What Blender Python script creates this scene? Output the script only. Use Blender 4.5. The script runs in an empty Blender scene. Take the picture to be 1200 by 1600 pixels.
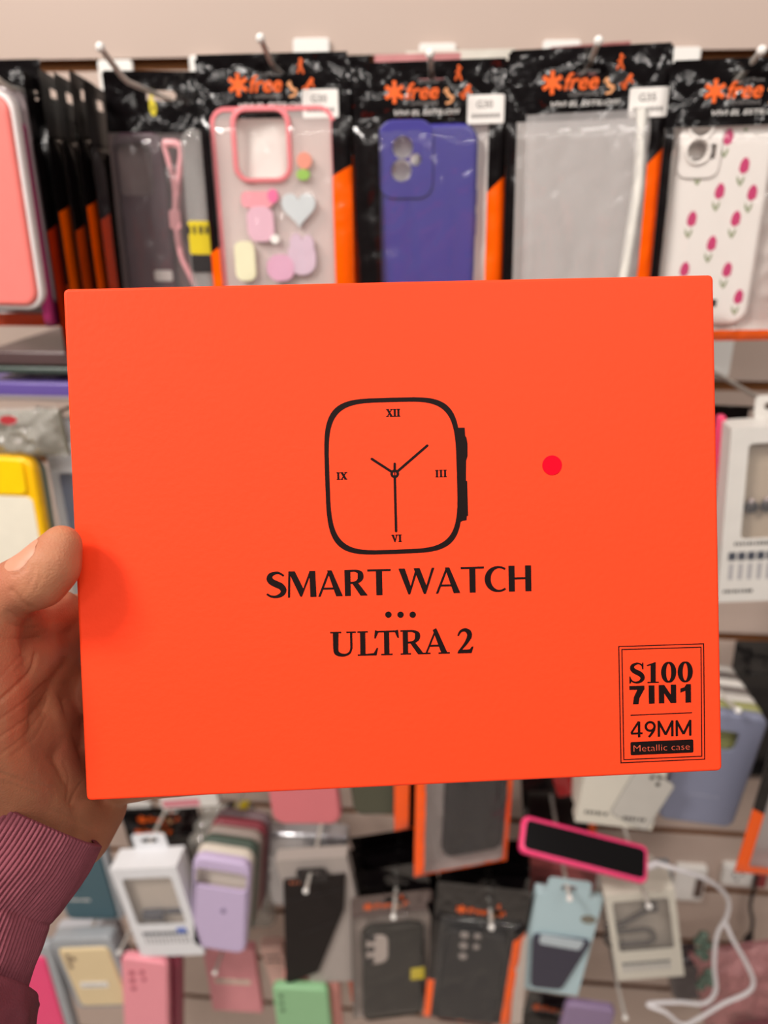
import bpy, bmesh, math, random
from mathutils import Vector, Matrix, noise
from mathutils.geometry import tessellate_polygon
R = random.Random(7)
S = bpy.context.scene
COL = S.collection
PI = math.pi

# ------------------------------------------------------------------ camera, light, exposure
CAM = Vector((0.0, -0.82, 1.5))
PITCH, YAW, FPX = math.radians(22), math.radians(4.8), 1200.0
cR = Vector((math.cos(YAW), math.sin(YAW), 0))
cF = Vector((-math.sin(YAW)*math.cos(PITCH), math.cos(YAW)*math.cos(PITCH), -math.sin(PITCH)))
cU = cR.cross(cF)
cd = bpy.data.cameras.new('camera')
co = bpy.data.objects.new('camera', cd); COL.objects.link(co)
co.matrix_world = Matrix(((cR.x, cU.x, -cF.x, CAM.x), (cR.y, cU.y, -cF.y, CAM.y), (cR.z, cU.z, -cF.z, CAM.z), (0, 0, 0, 1)))
cd.sensor_fit = 'VERTICAL'; cd.sensor_height = 32.0; cd.sensor_width = 24.0
cd.lens = FPX/1600*32.0
cd.clip_start = 0.01
cd.dof.use_dof = True; cd.dof.focus_distance = 0.287; cd.dof.aperture_fstop = 6.2
S.camera = co
S.view_settings.view_transform = 'Standard'; S.view_settings.look = 'None'
S.view_settings.gamma = 1.0; S.view_settings.use_curve_mapping = False
S.view_settings.exposure = -0.1
w = bpy.data.worlds.new('world'); S.world = w; w.use_nodes = True
def shop_world():        # bright shop ceiling above, darker aisles around, dim floor
    nt = w.node_tree; N = nt.nodes; L = nt.links; bg = N['Background']
    tc = N.new('ShaderNodeTexCoord'); sp = N.new('ShaderNodeSeparateXYZ'); L.new(tc.outputs['Generated'], sp.inputs[0])
    cr = N.new('ShaderNodeValToRGB'); e = cr.color_ramp.elements
    mr = N.new('ShaderNodeMapRange'); mr.inputs[1].default_value = -1; L.new(sp.outputs['Z'], mr.inputs[0]); L.new(mr.outputs[0], cr.inputs[0])
    e[0].position = .30; e[0].color = (.10, .085, .08, 1); e[1].position = .95; e[1].color = (.95, .86, .80, 1)
    k = e.new(.52); k.color = (.17, .15, .14, 1); k = e.new(.66); k.color = (.40, .36, .34, 1)
    L.new(cr.outputs[0], bg.inputs[0]); bg.inputs[1].default_value = WORLD
WORLD = 0.46
shop_world()
S.cycles.transparent_max_bounces = 24
S.cycles.sample_clamp_indirect = 6.0
def area(name, loc, target, sx, sy, power, color=(1, 0.93, 0.87)):
    l = bpy.data.lights.new(name, 'AREA'); l.shape = 'RECTANGLE'; l.size = sx; l.size_y = sy
    l.energy = power; l.color = color
    o = bpy.data.objects.new(name, l); COL.objects.link(o); o.location = loc
    o.rotation_euler = (Vector(target)-Vector(loc)).to_track_quat('-Z', 'Y').to_euler()
    return o
area('ceiling_panel_light', (-1.15, -1.3, 2.75), (-0.1, -0.4, 1.35), 0.42, 0.42, 44)
area('ceiling_panel_light', (0.55, -1.25, 2.75), (0.1, -0.3, 1.3), 0.6, 0.6, 11)
for x_, y_ in ((-1.6, -2.2), (-.55, -2.6), (.5, -2.4), (1.5, -2.0)):
    area('glint_strip_light', (x_, y_, 2.7), (0, 0, 1.3), 0.5, 0.07, 6)  # unseen strips, added to put sparkle on the crinkled bags
for x_ in (-2.2, -.3, 1.7):
    area('glint_strip_light', (x_, -4.4, 2.65), (0, 0, 1.3), 1.1, 0.06, 9)  # farther unseen strips, added for more glints on bag headers and film

def ray(px, py): return cF + cR*((px-600)/FPX) - cU*((py-800)/FPX)
def pt(px, py, y):                       # point seen at a pixel on the upright plane y
    d = ray(px, py); return CAM + d*((y-CAM.y)/d.y)
def pz(px, py, z): return CAM + ray(px, py)*z
def fr(tl, tr, bl, y=-0.18, yr=None, yb=None, w=None, h=None, level=False):
    A = pt(*tl, y); B = pt(*tr, y if yr is None else yr); D = pt(*bl, y if yb is None else yb)
    X = (B-A)
    if level: X.z = 0
    W = X.length; X.normalize()
    dn = Vector((0, 0, D.z-A.z)) if level else D-A; dn -= X*dn.dot(X); H = dn.length; Z = -dn.normalized(); Y = Z.cross(X)
    W = w or W; H = h or H
    O = A + X*(W/2)
    M = Matrix(((X.x, Y.x, Z.x, O.x), (X.y, Y.y, Z.y, O.y), (X.z, Y.z, Z.z, O.z), (0, 0, 0, 1)))
    return M, W, H
def off(f, dx=0, dy=0, dz=0, rz=0):
    M, w_, h_ = f
    return M @ Matrix.Translation((dx, dy, dz)) @ Matrix.Rotation(rz, 4, 'Z'), w_, h_

# ------------------------------------------------------------------ materials
MAT = {}
def lin(c):
    return tuple(((v/255)/12.92 if v/255 <= .04045 else ((v/255+.055)/1.055)**2.4) for v in c)
def mat(name, rgb, rough=0.5, spec=0.5, metal=0.0, vary=0.06, scale=60, bump=0.0, bscale=200, coat=0.0, sss=0.0, stretch=None, emit=None):
    if name in MAT: return MAT[name]
    m = bpy.data.materials.new(name); m.use_nodes = True; nt = m.node_tree; N = nt.nodes; L = nt.links
    b = N['Principled BSDF']; c = lin(rgb)
    b.inputs['Roughness'].default_value = rough; b.inputs['Metallic'].default_value = metal
    b.inputs['Specular IOR Level'].default_value = spec
    b.inputs['Coat Weight'].default_value = coat; b.inputs['Coat Roughness'].default_value = 0.08
    if sss:
        b.inputs['Subsurface Weight'].default_value = sss
        b.inputs['Subsurface Radius'].default_value = (1, .35, .2); b.inputs['Subsurface Scale'].default_value = 0.004
    tc = N.new('ShaderNodeTexCoord'); nz = N.new('ShaderNodeTexNoise'); nz.inputs['Scale'].default_value = scale
    nz.inputs['Detail'].default_value = 4
    L.new(tc.outputs['Object'], nz.inputs['Vector'])
    mr = N.new('ShaderNodeMapRange'); mr.inputs[3].default_value = 1-vary; mr.inputs[4].default_value = 1+vary
    L.new(nz.outputs['Fac'], mr.inputs[0])
    mx = N.new('ShaderNodeVectorMath'); mx.operation = 'SCALE'; mx.inputs[0].default_value = c
    L.new(mr.outputs[0], mx.inputs['Scale']); L.new(mx.outputs[0], b.inputs['Base Color'])
    if bump:
        n2 = N.new('ShaderNodeTexNoise'); n2.inputs['Scale'].default_value = bscale; n2.inputs['Detail'].default_value = 3
        mp = N.new('ShaderNodeMapping')
        if stretch: mp.inputs['Scale'].default_value = stretch
        L.new(tc.outputs['Object'], mp.inputs['Vector']); L.new(mp.outputs[0], n2.inputs['Vector'])
        bp = N.new('ShaderNodeBump'); bp.inputs['Strength'].default_value = bump; bp.inputs['Distance'].default_value = 0.004
        L.new(n2.outputs['Fac'], bp.inputs['Height']); L.new(bp.outputs[0], b.inputs['Normal'])
        if coat: L.new(bp.outputs[0], b.inputs['Coat Normal'])
    MAT[name] = m; return m
def film(name, haze=0.10, tint=(.97, .97, .97), bump=0.5, bscale=25, rough=0.10, stretch=(1, 1, .3), hz=(.85, .84, .84), ior=1.5):
    if name in MAT: return MAT[name]
    m = bpy.data.materials.new(name); m.use_nodes = True; nt = m.node_tree; N = nt.nodes; L = nt.links
    N.remove(N['Principled BSDF']); out = N['Material Output']
    tr = N.new('ShaderNodeBsdfTransparent'); tr.inputs[0].default_value = (*tint, 1)
    gl = N.new('ShaderNodeBsdfGlossy'); gl.inputs['Roughness'].default_value = rough
    df = N.new('ShaderNodeBsdfDiffuse'); df.inputs[0].default_value = (*hz, 1)
    tc = N.new('ShaderNodeTexCoord'); mp = N.new('ShaderNodeMapping'); mp.inputs['Scale'].default_value = stretch
    nz = N.new('ShaderNodeTexNoise'); nz.inputs['Scale'].default_value = bscale; nz.inputs['Detail'].default_value = 2.5
    nz.inputs['Distortion'].default_value = 0.6
    L.new(tc.outputs['Object'], mp.inputs[0]); L.new(mp.outputs[0], nz.inputs['Vector'])
    bp = N.new('ShaderNodeBump'); bp.inputs['Strength'].default_value = bump; bp.inputs['Distance'].default_value = 0.01
    L.new(nz.outputs['Fac'], bp.inputs['Height'])
    L.new(bp.outputs[0], gl.inputs['Normal'])
    fn = N.new('ShaderNodeFresnel'); ge = N.new('ShaderNodeNewGeometry'); mi_ = N.new('ShaderNodeMix'); mi_.inputs[2].default_value = ior; mi_.inputs[3].default_value = 1/ior
    L.new(ge.outputs['Backfacing'], mi_.inputs[0]); L.new(mi_.outputs[0], fn.inputs['IOR'])   # a thin sheet reflects alike from both sides
    L.new(bp.outputs[0], fn.inputs['Normal'])
    m1 = N.new('ShaderNodeMixShader'); m1.inputs[0].default_value = haze
    L.new(tr.outputs[0], m1.inputs[1]); L.new(df.outputs[0], m1.inputs[2])
    m2 = N.new('ShaderNodeMixShader'); L.new(fn.outputs[0], m2.inputs[0])
    L.new(m1.outputs[0], m2.inputs[1]); L.new(gl.outputs[0], m2.inputs[2]); L.new(m2.outputs[0], out.inputs[0])
    MAT[name] = m; return m
def bag_mat(name, zsplit, slope, low=(255, 96, 0), high=(15, 11, 12)):
    if name in MAT: return MAT[name]
    m = mat(name, high, .22, .4, 0, .1, 40, .5, 30, .25)
    nt = m.node_tree; N = nt.nodes; L = nt.links; b = N['Principled BSDF']
    tc = N.new('ShaderNodeTexCoord'); sp = N.new('ShaderNodeSeparateXYZ'); L.new(tc.outputs['Object'], sp.inputs[0])
    ma = N.new('ShaderNodeMath'); ma.operation = 'MULTIPLY_ADD'; ma.inputs[1].default_value = -slope
    L.new(sp.outputs['X'], ma.inputs[0]); L.new(sp.outputs['Z'], ma.inputs[2])
    lt = N.new('ShaderNodeMath'); lt.operation = 'LESS_THAN'; lt.inputs[1].default_value = zsplit; L.new(ma.outputs[0], lt.inputs[0])
    mx = N.new('ShaderNodeMixRGB'); mx.inputs[1].default_value = (*lin(high), 1); mx.inputs[2].default_value = (*lin(low), 1)
    L.new(lt.outputs[0], mx.inputs[0]); L.new(mx.outputs[0], b.inputs['Base Color'])
    return m

black_gloss = lambda: mat('black_gloss_bag', (14, 11, 12), .12, .6, 0, .15, 30, .35, 60, .35)
INK = lambda: mat('dark_brown_ink', (22, 10, 9), .55, .12, 0, .04)
WHITE = lambda: mat('white_card', (232, 229, 224), .5, .4, 0, .02)
STEEL = lambda: mat('white_coated_wire', (205, 200, 192), .3, .5, 0.2, .05)
CLEAR = lambda: film('clear_film', .03, (.98, .98, .98), .25, 26, .07, (1, 1, .3), ior=1.4)
FIRM = lambda: film('clear_blister', .05, (.97, .97, .97), .15, 12, .1, ior=1.35)
MILKY = lambda: film('milky_film', .5, (.9, .9, .9), .7, 18, .12, (1, 1, .25), (.74, .71, .69))
ORANGE = lambda: mat('orange_print', (240, 100, 25), .35)
PWHITE = lambda: mat('white_print', (215, 212, 208), .45)
PGREY = lambda: mat('grey_print', (120, 116, 114), .5)
PBLACK = lambda: mat('black_print', (32, 27, 28), .5)

# ------------------------------------------------------------------ geometry helpers
class G:
    def __init__(s): s.V = []; s.F = []; s.I = []
    def add(s, V, F, mi=0):
        n = len(s.V); s.V += [tuple(v) for v in V]; s.F += [tuple(i+n for i in f) for f in F]; s.I += [mi]*len(F); return s
    def build(s, name, m, parent=None, smooth=False):
        me = bpy.data.meshes.new(name); me.from_pydata(s.V, [], s.F)
        for x in (m if isinstance(m, (list, tuple)) else [m]): me.materials.append(x)
        for p, i in zip(me.polygons, s.I): p.material_index = i; p.use_smooth = smooth
        bm = bmesh.new(); bm.from_mesh(me); bmesh.ops.recalc_face_normals(bm, faces=bm.faces); bm.to_mesh(me); bm.free()
        if smooth:
            try: me.set_sharp_from_angle(angle=math.radians(40))
            except Exception: pass
        o = bpy.data.objects.new(name, me); COL.objects.link(o)
        if parent is not None: o.parent = parent
        return o
def rr(w, h, r, cx=0, cz=0, n=6):
    r = max(min(r, w/2-1e-6, h/2-1e-6), 1e-6); P = []
    for k, (sx, sz) in enumerate(((1, 1), (-1, 1), (-1, -1), (1, -1))):
        for i in range(n+1):
            a = PI/2*k + PI/2*i/n
            P.append((cx+sx*(w/2-r)+r*math.cos(a), cz+sz*(h/2-r)+r*math.sin(a)))
    return P
def circ(cx, cz, r, n=20, rz=None): return [(cx+r*math.cos(2*PI*i/n), cz+(rz or r)*math.sin(2*PI*i/n)) for i in range(n)]
def tess(loops):
    return tessellate_polygon([[Vector((x, z, 0)) for x, z in l] for l in loops])
def plate(g, outer, holes=(), y0=0.0, y1=0.001, mi=0):
    loops = [list(outer)]+[list(h) for h in holes]; flat = [p for l in loops for p in l]; n = len(flat)
    T = tess(loops)
    V = [(x, y0, z) for x, z in flat]+[(x, y1, z) for x, z in flat]
    F = [tuple(t) for t in T]+[tuple(i+n for i in reversed(t)) for t in T]
    k = 0
    for l in loops:
        m = len(l)
        for i in range(m): a, b = k+i, k+(i+1) % m; F.append((a, b, b+n, a+n))
        k += m
    return g.add(V, F, mi)
def flat(g, outer, holes=(), y=0.0, mi=0):
    loops = [list(outer)]+[list(h) for h in holes]
    return g.add([(x, y, z) for l in loops for x, z in l], [tuple(t) for t in tess(loops)], mi)
def pillow_plate(g, w, h, r, y0, y1, bev, cx=0, cz=0, holes=(), back=True, n=6, mi=0):
    """rounded slab with a soft front edge (and back edge when back)"""
    L = []; st = 4
    for i in range(st+1):
        a = PI/2*i/st; ins = bev*(1-math.sin(a)); L.append((ins, y0+bev*(1-math.cos(a))))
    if back:
        for i in range(st+1):
            a = PI/2*i/st; L.append((bev*(1-math.cos(a)), y1-bev*(1-math.sin(a))))
    else: L.append((0, y1))
    rings = [rr(w-2*i, h-2*i, max(r-i, 1e-5), cx, cz, n) for i, _ in L]
    m = len(rings[0]); V = []; F = []
    for (i, y), rg in zip(L, rings): V += [(x, y, z) for x, z in rg]
    for k in range(len(L)-1):
        for i in range(m): F.append((k*m+i, k*m+(i+1) % m, (k+1)*m+(i+1) % m, (k+1)*m+i))
    g.add(V, F, mi)
    flat(g, rings[0], holes, L[0][1], mi); flat(g, rings[-1], holes, L[-1][1], mi)
    for hl in holes:
        q = len(hl); g.add([(x, L[0][1], z) for x, z in hl]+[(x, L[-1][1], z) for x, z in hl], [(i, (i+1) % q, q+(i+1) % q, q+i) for i in range(q)], mi)
    return g
def box(g, x0, x1, y0, y1, z0, z1, mi=0):
    V = [(x, y, z) for x in (x0, x1) for y in (y0, y1) for z in (z0, z1)]
    return g.add(V, [(0, 1, 3, 2), (4, 6, 7, 5), (0, 4, 5, 1), (2, 3, 7, 6), (0, 2, 6, 4), (1, 5, 7, 3)], mi)
def tube(g, P, r, n=8, mi=0, cap=True):
    P = [Vector(p) for p in P]; rs = r if isinstance(r, (list, tuple)) else [r]*len(P); V = []; F = []
    up = None
    for i, p in enumerate(P):
        t = (P[min(i+1, len(P)-1)]-P[max(i-1, 0)]).normalized()
        if up is None: up = t.orthogonal().normalized()
        a = (up - t*up.dot(t)).normalized(); up = a; b = t.cross(a)
        V += [p+(a*math.cos(2*PI*k/n)+b*math.sin(2*PI*k/n))*rs[i] for k in range(n)]
    for i in range(len(P)-1):
        for k in range(n): F.append((i*n+k, i*n+(k+1) % n, (i+1)*n+(k+1) % n, (i+1)*n+k))
    if cap: F += [tuple(range(n)), tuple(range((len(P)-1)*n, len(P)*n))]
    return g.add(V, F, mi)
def spline(P, n=8):
    P = [Vector(p) for p in P]; out = []
    for i in range(len(P)-1):
        a = P[max(i-1, 0)]; b = P[i]; c = P[i+1]; d = P[min(i+2, len(P)-1)]
        for k in range(n):
            t = k/n; out.append(.5*((2*b)+(c-a)*t+(2*a-5*b+4*c-d)*t*t+(3*b-a-3*c+d)*t**3))
    return out+[P[-1]]
def ball(g, c, r, n=12, m=8, sx=1, sy=1, sz=1, mi=0):
    V = [(c[0]+r*sx*math.sin(PI*j/m)*math.cos(2*PI*i/n), c[1]+r*sy*math.sin(PI*j/m)*math.sin(2*PI*i/n), c[2]+r*sz*math.cos(PI*j/m)) for j in range(m+1) for i in range(n)]
    return g.add(V, [(j*n+i, j*n+(i+1) % n, (j+1)*n+(i+1) % n, (j+1)*n+i) for j in range(m) for i in range(n)], mi)
def strokepoly(P, W):
    """2-D stroke with a width at each point -> one outline"""
    P = [Vector(p) for p in P]; W = W if isinstance(W, (list, tuple)) else [W]*len(P); l = []; r_ = []
    for i, p in enumerate(P):
        t = (P[min(i+1, len(P)-1)]-P[max(i-1, 0)]).normalized(); n_ = Vector((-t.y, t.x))*W[i]/2
        l.append(tuple(p+n_)); r_.append(tuple(p-n_))
    return l, r_
def strip(P, W):
    l, r_ = strokepoly(P, W); return [[l[i], l[i+1], r_[i+1], r_[i]] for i in range(len(l)-1)]
_txt = {}
def text2d(body, bold=0.0, shear=0.0):
    """built-in font -> triangles, cap height about 1"""
    k = (body, bold, shear)
    if k not in _txt:
        cu = bpy.data.curves.new('lettering', 'FONT'); cu.body = body; cu.size = 1.37; cu.offset = bold; cu.shear = shear; cu.resolution_u = 3
        o = bpy.data.objects.new('lettering', cu); COL.objects.link(o)
        dg = bpy.context.evaluated_depsgraph_get(); me = bpy.data.meshes.new_from_object(o.evaluated_get(dg))
        V = [(v.co.x, v.co.y) for v in me.vertices]; F = [tuple(p.vertices) for p in me.polygons]
        bpy.data.objects.remove(o); bpy.data.curves.remove(cu); bpy.data.meshes.remove(me)
        x0 = min(v[0] for v in V); x1 = max(v[0] for v in V)
        _txt[k] = ([(x-x0, y) for x, y in V], F, x1-x0)
    return _txt[k]
def put_text(g, body, x, z, wid, hgt, y, bold=0.0, shear=0.0, mi=0, dirx=None):
    V, F, W = text2d(body, bold, shear)
    g.add([(x+vx/W*wid, y, z+vy*hgt) for vx, vy in V], F, mi); return g

# ------------------------------------------------------------------ things
def empty(name, M):
    o = bpy.data.objects.new(name, None); COL.objects.link(o); o.matrix_world = M; o.empty_display_size = .01; return o
def tag(o, label, cat, group=None):
    o['label'] = label; o['category'] = cat
    if group: o['group'] = group
    return o
def thing(name, M, label, cat, group=None): return tag(empty(name, M), label, cat, group)

def hook(tip, label, ytip=-.215, rise=.011, r=.0021, plate_up=.045, drop=0.0, ztip=None):
    T = pt(*tip, ytip); B = T+Vector((0, .03, -rise)); Rt = Vector((T.x, -.001, B.z-.004))
    o = thing('display_hook', Matrix.Translation(Rt), label, 'hook', 'wire hooks on the slatted wall')
    g = G(); P = [Rt, Rt.lerp(B, .5)+Vector((0, 0, -.001)), B+Vector((0, .012, -.001)), B+Vector((0, .002, .001)), T]
    tube(g, [p-Rt for p in P], r, 8); g.build('wire', STEEL(), o, True)
    g = G(); ball(g, T-Rt, r*1.6, 10, 6); g.build('tip_cap', WHITE(), o, True)
    g = G(); pillow_plate(g, .034, plate_up+.012, .003, -.0045, -.0005, .0008, 0, plate_up/2); g.build('back_plate', WHITE(), o, True)
    o['armz'] = B.z-.001; o['armx'] = T.x
    return o
def arm_local(hk, M):
    """where the hook's arm crosses the plane of an upright item"""
    n = M.col[1].to_3d(); o = M.translation; a = Vector((hk['armx'], 0, hk['armz'])); d = Vector((0, -1, 0))
    t = (o-a).dot(n)/d.dot(n); return M.inverted() @ (a+d*t)

def sheet(xs, zs, fy, keep):
    V = [(x, fy(x, z), z) for z in zs for x in xs]; n = len(xs); F = []
    for j in range(len(zs)-1):
        for i in range(n-1):
            if keep((xs[i]+xs[i+1])/2, (zs[j]+zs[j+1])/2): F.append((j*n+i, j*n+i+1, (j+1)*n+i+1, (j+1)*n+i))
    used = sorted({i for f in F for i in f}); mp = {v: k for k, v in enumerate(used)}
    return [V[i] for i in used], [tuple(mp[i] for i in f) for f in F]
def cuts(a, b, stops, step):
    s = sorted([a, b]+list(stops)); out = [a]
    for p, q in zip(s, s[1:]):
        k = max(1, int(math.ceil((q-p)/step)))
        out += [p+(q-p)*i/k for i in range(1, k+1)]
    return out
def dancer(kind):
    """three jumping silhouettes as strokes in a unit square"""
    if kind == 0: return [([(.5, .95), (.5, .6)], .16), ([(.5, .62), (.36, .45), (.3, .28)], .1), ([(.5, .62), (.62, .45), (.66, .25)], .1), ([(.5, .85), (.3, .7)], .07), ([(.5, .85), (.7, .95)], .07)]
    if kind == 1: return [([(.2, .9), (.35, .5), (.7, .35)], .2), ([(.7, .35), (.5, .1), (.2, .05)], .13), ([(.3, .6), (.05, .75)], .09)]
    return [([(.85, .9), (.5, .45), (.4, .1)], .22), ([(.5, .45), (.15, .35)], .12), ([(.75, .7), (.95, .4)], .1)]
def bag_logo(o, w, head, y=-.0009, tagline=True, sm=1.0, zc=None, xo=0.0):
    """orange asterisk + italic word, small white words, jumping figures"""
    s = w/.122*sm; zc = -head*.47 if zc is None else zc
    g = G(); ax = -.0275*s+xo; az = zc
    for k in range(3):
        a = PI/2+k*PI/3; dx, dz = math.cos(a), math.sin(a); q = .0080*s; t = .0015*s
        flat(g, [(ax+dx*q-dz*t, az+dz*q+dx*t), (ax-dx*q-dz*t, az-dz*q+dx*t), (ax-dx*q+dz*t, az-dz*q-dx*t), (ax+dx*q+dz*t, az+dz*q-dx*t)], (), y-k*.00004)
    put_text(g, 'free', -.0185*s+xo, zc-.0052*s, .026*s, .0118*s, y, .02, .25)
    g.build('logo', ORANGE(), o)
    g = G(); put_text(g, 'Cell Phone', -.009*s+xo, zc+.0055*s, .0165*s, .0026*s, y); put_text(g, 'unlimited', -.0145*s+xo, zc-.0095*s, .021*s, .0034*s, y)
    g.build('small_lettering', PGREY(), o)
    if tagline:
        g = G(); put_text(g, 'VIVI EL ESTILO!!!', -.028*s+xo, zc-.0165*s, .052*s, .0036*s, y, .02, .25); g.build('slogan', PWHITE(), o)
    for kind, (fx, fz, fs, mm) in enumerate(((.0165, .0035, .0125, ORANGE()), (.0105, -.0095, .0125, mat('pale_orange_print', (235, 165, 110), .4)), (.0215, -.0075, .012, ORANGE()))):
        g = G()
        for P, W in dancer(kind):
            for q in strip([(fx*s+xo+px*fs*s, zc+fz*s+pz_*fs*s) for px, pz_ in P], W*fs*s): flat(g, q, (), y)
        if kind == 0: flat(g, circ(fx*s+xo+.5*fs*s, zc+fz*s+1.02*fs*s, .09*fs*s, 10), (), y)
        g.build('figure_print', mm, o)
def bag(f, label, group, hk=None, head=.046, win=(-.052, .047), wz=None, split=-.12, slope=1.0, logo=True, tagline=True, sticker=None, bar=True, t=.0075, tb=.006,
        back=None, film_=None, headmat=None, framemat=None, hole=True, wob=.0012, seed=0, name='zip_bag', wbot=.012, cr=.0019, fcr=.0022, low=(255, 96, 0), fine=True, stickerx=.031):
    M, w_, h_ = f
    o = thing(name, M, label, 'bag', group); rnd = random.Random(seed); sd = rnd.random()*50
    # header with its hang hole
    hs = []
    if hole:
        c = arm_local(hk, M) if hk is not None else Vector((0, 0, -.012))
        hx = max(-w_/2+.02, min(w_/2-.02, c.x)); hz = max(-head+.006, min(-.0065, c.z-.0012)); hs = [rr(.024, .0075, .0037, hx, hz, 5)]
    def ridge(x, z, q, o_=0): return (1-abs(noise.noise(Vector((x*q+sd+o_, z*q*.8-sd, sd*.3+o_))))*2.2)
    def crinkle(x, z): return max(0, ridge(x+.4*z, z, 34))**3*.6+max(0, ridge(x, z-.5*x, 62, 7))**3*.4
    st = .0017 if fine else .006
    def inhole(x, z):
        for hl in hs:
            q = hl[0]; return abs(x-hx) < .012 and abs(z-hz) < .0037 and (abs(x-hx) < .0085 or ((abs(x-hx)-.0085)/.0036)**2+((z-hz)/.0037)**2 < 1)
        return False
    hstops = (hz-.0036, hz+.0036) if hs else ()
    corner = lambda x, z: max(0, abs(x)-(w_/2-.005))**2+max(0, z+.005)**2 < .005**2
    g = G(); g.add(*sheet(cuts(-w_/2, w_/2, (), st), cuts(-head, 0, hstops, st), lambda x, z: -.0006+cr*crinkle(x, z)*min(1, max(0, -z/.006)), lambda x, z: not inhole(x, z) and corner(x, z)))
    g.build('header', headmat or black_gloss(), o, True)
    g = G(); box(g, -w_/2+.003, w_/2-.003, -.0013, .0002, -head*.955-.0010, -head*.955+.0010); g.build('zip_seal', headmat or black_gloss(), o)
    x0, x1 = win[0]*w_/.122, win[1]*w_/.122; zb = -h_+wbot
    def fy(x, z):
        sx = 1-min(1, abs(2*x/w_))**8; sz = min(1, max(0, (-head-z)/.010))**.5*min(1, max(0, (z+h_)/.012))**.5
        return -.0004-t*sx*sz + sx*sz*(wob*noise.noise(Vector((x*38+sd, z*18, sd)))+(fcr*(max(0, ridge(x+.15*z, z*.35, 48, 3))**3+.5*max(0, ridge(x*.6, z-.6*x, 55, 11))**4) if fine else 0))
    xs = cuts(-w_/2, w_/2, (x0, x1), .0028 if fine else .012); zs = cuts(-h_, -head, (zb,), .0034 if fine else .014)
    inw = lambda x, z: x0 < x < x1 and z > zb
    g = G(); g.add(*sheet(xs, zs, fy, lambda x, z: not inw(x, z)))
    g.build('front_frame', framemat or bag_mat('bag_print_%d_%d_%d_%d' % (round(-split*1000), round(slope*100), low[0], low[1]), split, slope, low), o, True)
    if film_ is not False:
        g = G(); g.add(*sheet(xs, zs, fy, inw)); g.build('window_film', film_ or CLEAR(), o, True)
    g = G(); g.add(*sheet(xs, zs, lambda x, z: -(fy(x, z)+.0004)/t*tb+.0004, lambda x, z: True)); g.build('back_panel', back or mat('silver_bag_back', (186, 180, 178), .35, .5, .2, .08, 30, .4, 40), o, True)
    if logo: bag_logo(o, w_, head, tagline=tagline)
    if sticker:
        g = G(); sx, sz = stickerx*w_/.122, -head+.009
        pillow_plate(g, .027, .019, .0015, -.0016, -.0008, .0003, sx+.006, sz); st = g.build('price_sticker', WHITE(), o)
        g = G(); put_text(g, sticker, sx-.001, sz+.001, .012, .005, -.00175, .02)
        for k in range(7): box(g, sx-.004+k*.003, sx-.002+k*.003, -.00175, -.0017, sz-.0055, sz-.0028)
        g.build('lettering', PGREY(), st)
    if bar:
        g = G(); zz = -.172*h_/.2; yy = -.0012-t+wob*-1
        xx = cuts(x0+.002, x0+.043, (), .004)
        V = [(x, fy(x, zq)-.0006, zq) for zq in (zz, zz+.0055) for x in xx]; n = len(xx)
        g.add(V, [(i, i+1, n+i+1, n+i) for i in range(n-1)]); g.build('info_strip', PBLACK(), o)
    return o

def case(f, label, m, cams=(), island=None, t=.0095, r=.012, group=None, logo=None, camm=None, name='phone_case', bev=.0035, rings=False, dots=None, dotm=None, buttons=True, tabs=None, insert=None):
    """phone case seen from its back: cams are cut-outs ('c',x,z,r) or ('p',x,z,w,h,r), island a raised camera surround"""
    M, w_, h_ = f
    o = thing(name, M, label, 'phone case', group)
    H = [circ(c[1], c[2], c[3], 18) if c[0] == 'c' else rr(c[3], c[4], c[5], c[1], c[2], 5) for c in cams]
    g = G(); pillow_plate(g, w_, h_, r, 0, min(.0045, t), bev, 0, -h_/2, H, False)
    if t > .0046: plate(g, rr(w_, h_, r, 0, -h_/2), [rr(w_-.003, h_-.003, r-.0015, 0, -h_/2)], .0044, t)
    g.build('shell', m, o, True)
    if island:
        x, z, iw, ih, ir = island
        g = G(); pillow_plate(g, iw, ih, ir, -.0016, .0006, .0012, x, z, H, True); g.build('camera_surround', camm or m, o, True)
    if rings:
        for c in cams:
            g = G(); tube(g, [(c[1]+(c[3]+.001)*math.cos(a*PI/12), -.0018, c[2]+(c[3]+.001)*math.sin(a*PI/12)) for a in range(25)], .0013, 8, cap=False)
            g.build('lens_ring', camm or m, o, True)
    if dots:
        for x, z, q in dots:
            g = G(); pl = circ(x, z, q, 16); plate(g, pl, (), -.0008, .0003); g.build('lens_hole', dotm or PBLACK(), o)
    if logo:
        x, z, q = logo
        g = G(); plate(g, circ(x, z, q, 14, q*.95), (), -.0003, .0002); plate(g, strip([(x, z+q*1.1), (x+q*.4, z+q*1.6)], q*.4)[0], (), -.0003, .0002)
        g.build('logo_print', mat('grey_violet_print', (140, 125, 160), .5), o)
    if buttons:
        for z0, z1 in ((-.045, -.056), (-.062, -.078)):
            g = G(); box(g, w_/2-.0005, w_/2+.0006, t*.35, t*.7, z1, z0); g.build('side_button', m, o)
    return o
def hang_tab(o, x, z, wid=.028, hgt=.022, m=None, y=.004, hz=None):
    g = G(); plate(g, rr(wid, hgt, .004, x, z+hgt/2-.002), [rr(.014, .006, .003, x, z+hgt*.62)], y, y+.0007); g.build('hang_tab', m or FIRM(), o)
def dashes(g, x0, x1, z, h_, y, n, rnd, fill=.7):
    st = (x1-x0)/n
    for k in range(n):
        box(g, x0+k*st, x0+k*st+st*fill*rnd.uniform(.6, 1.2), y, y+.0001, z-h_/2, z+h_/2)
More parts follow.
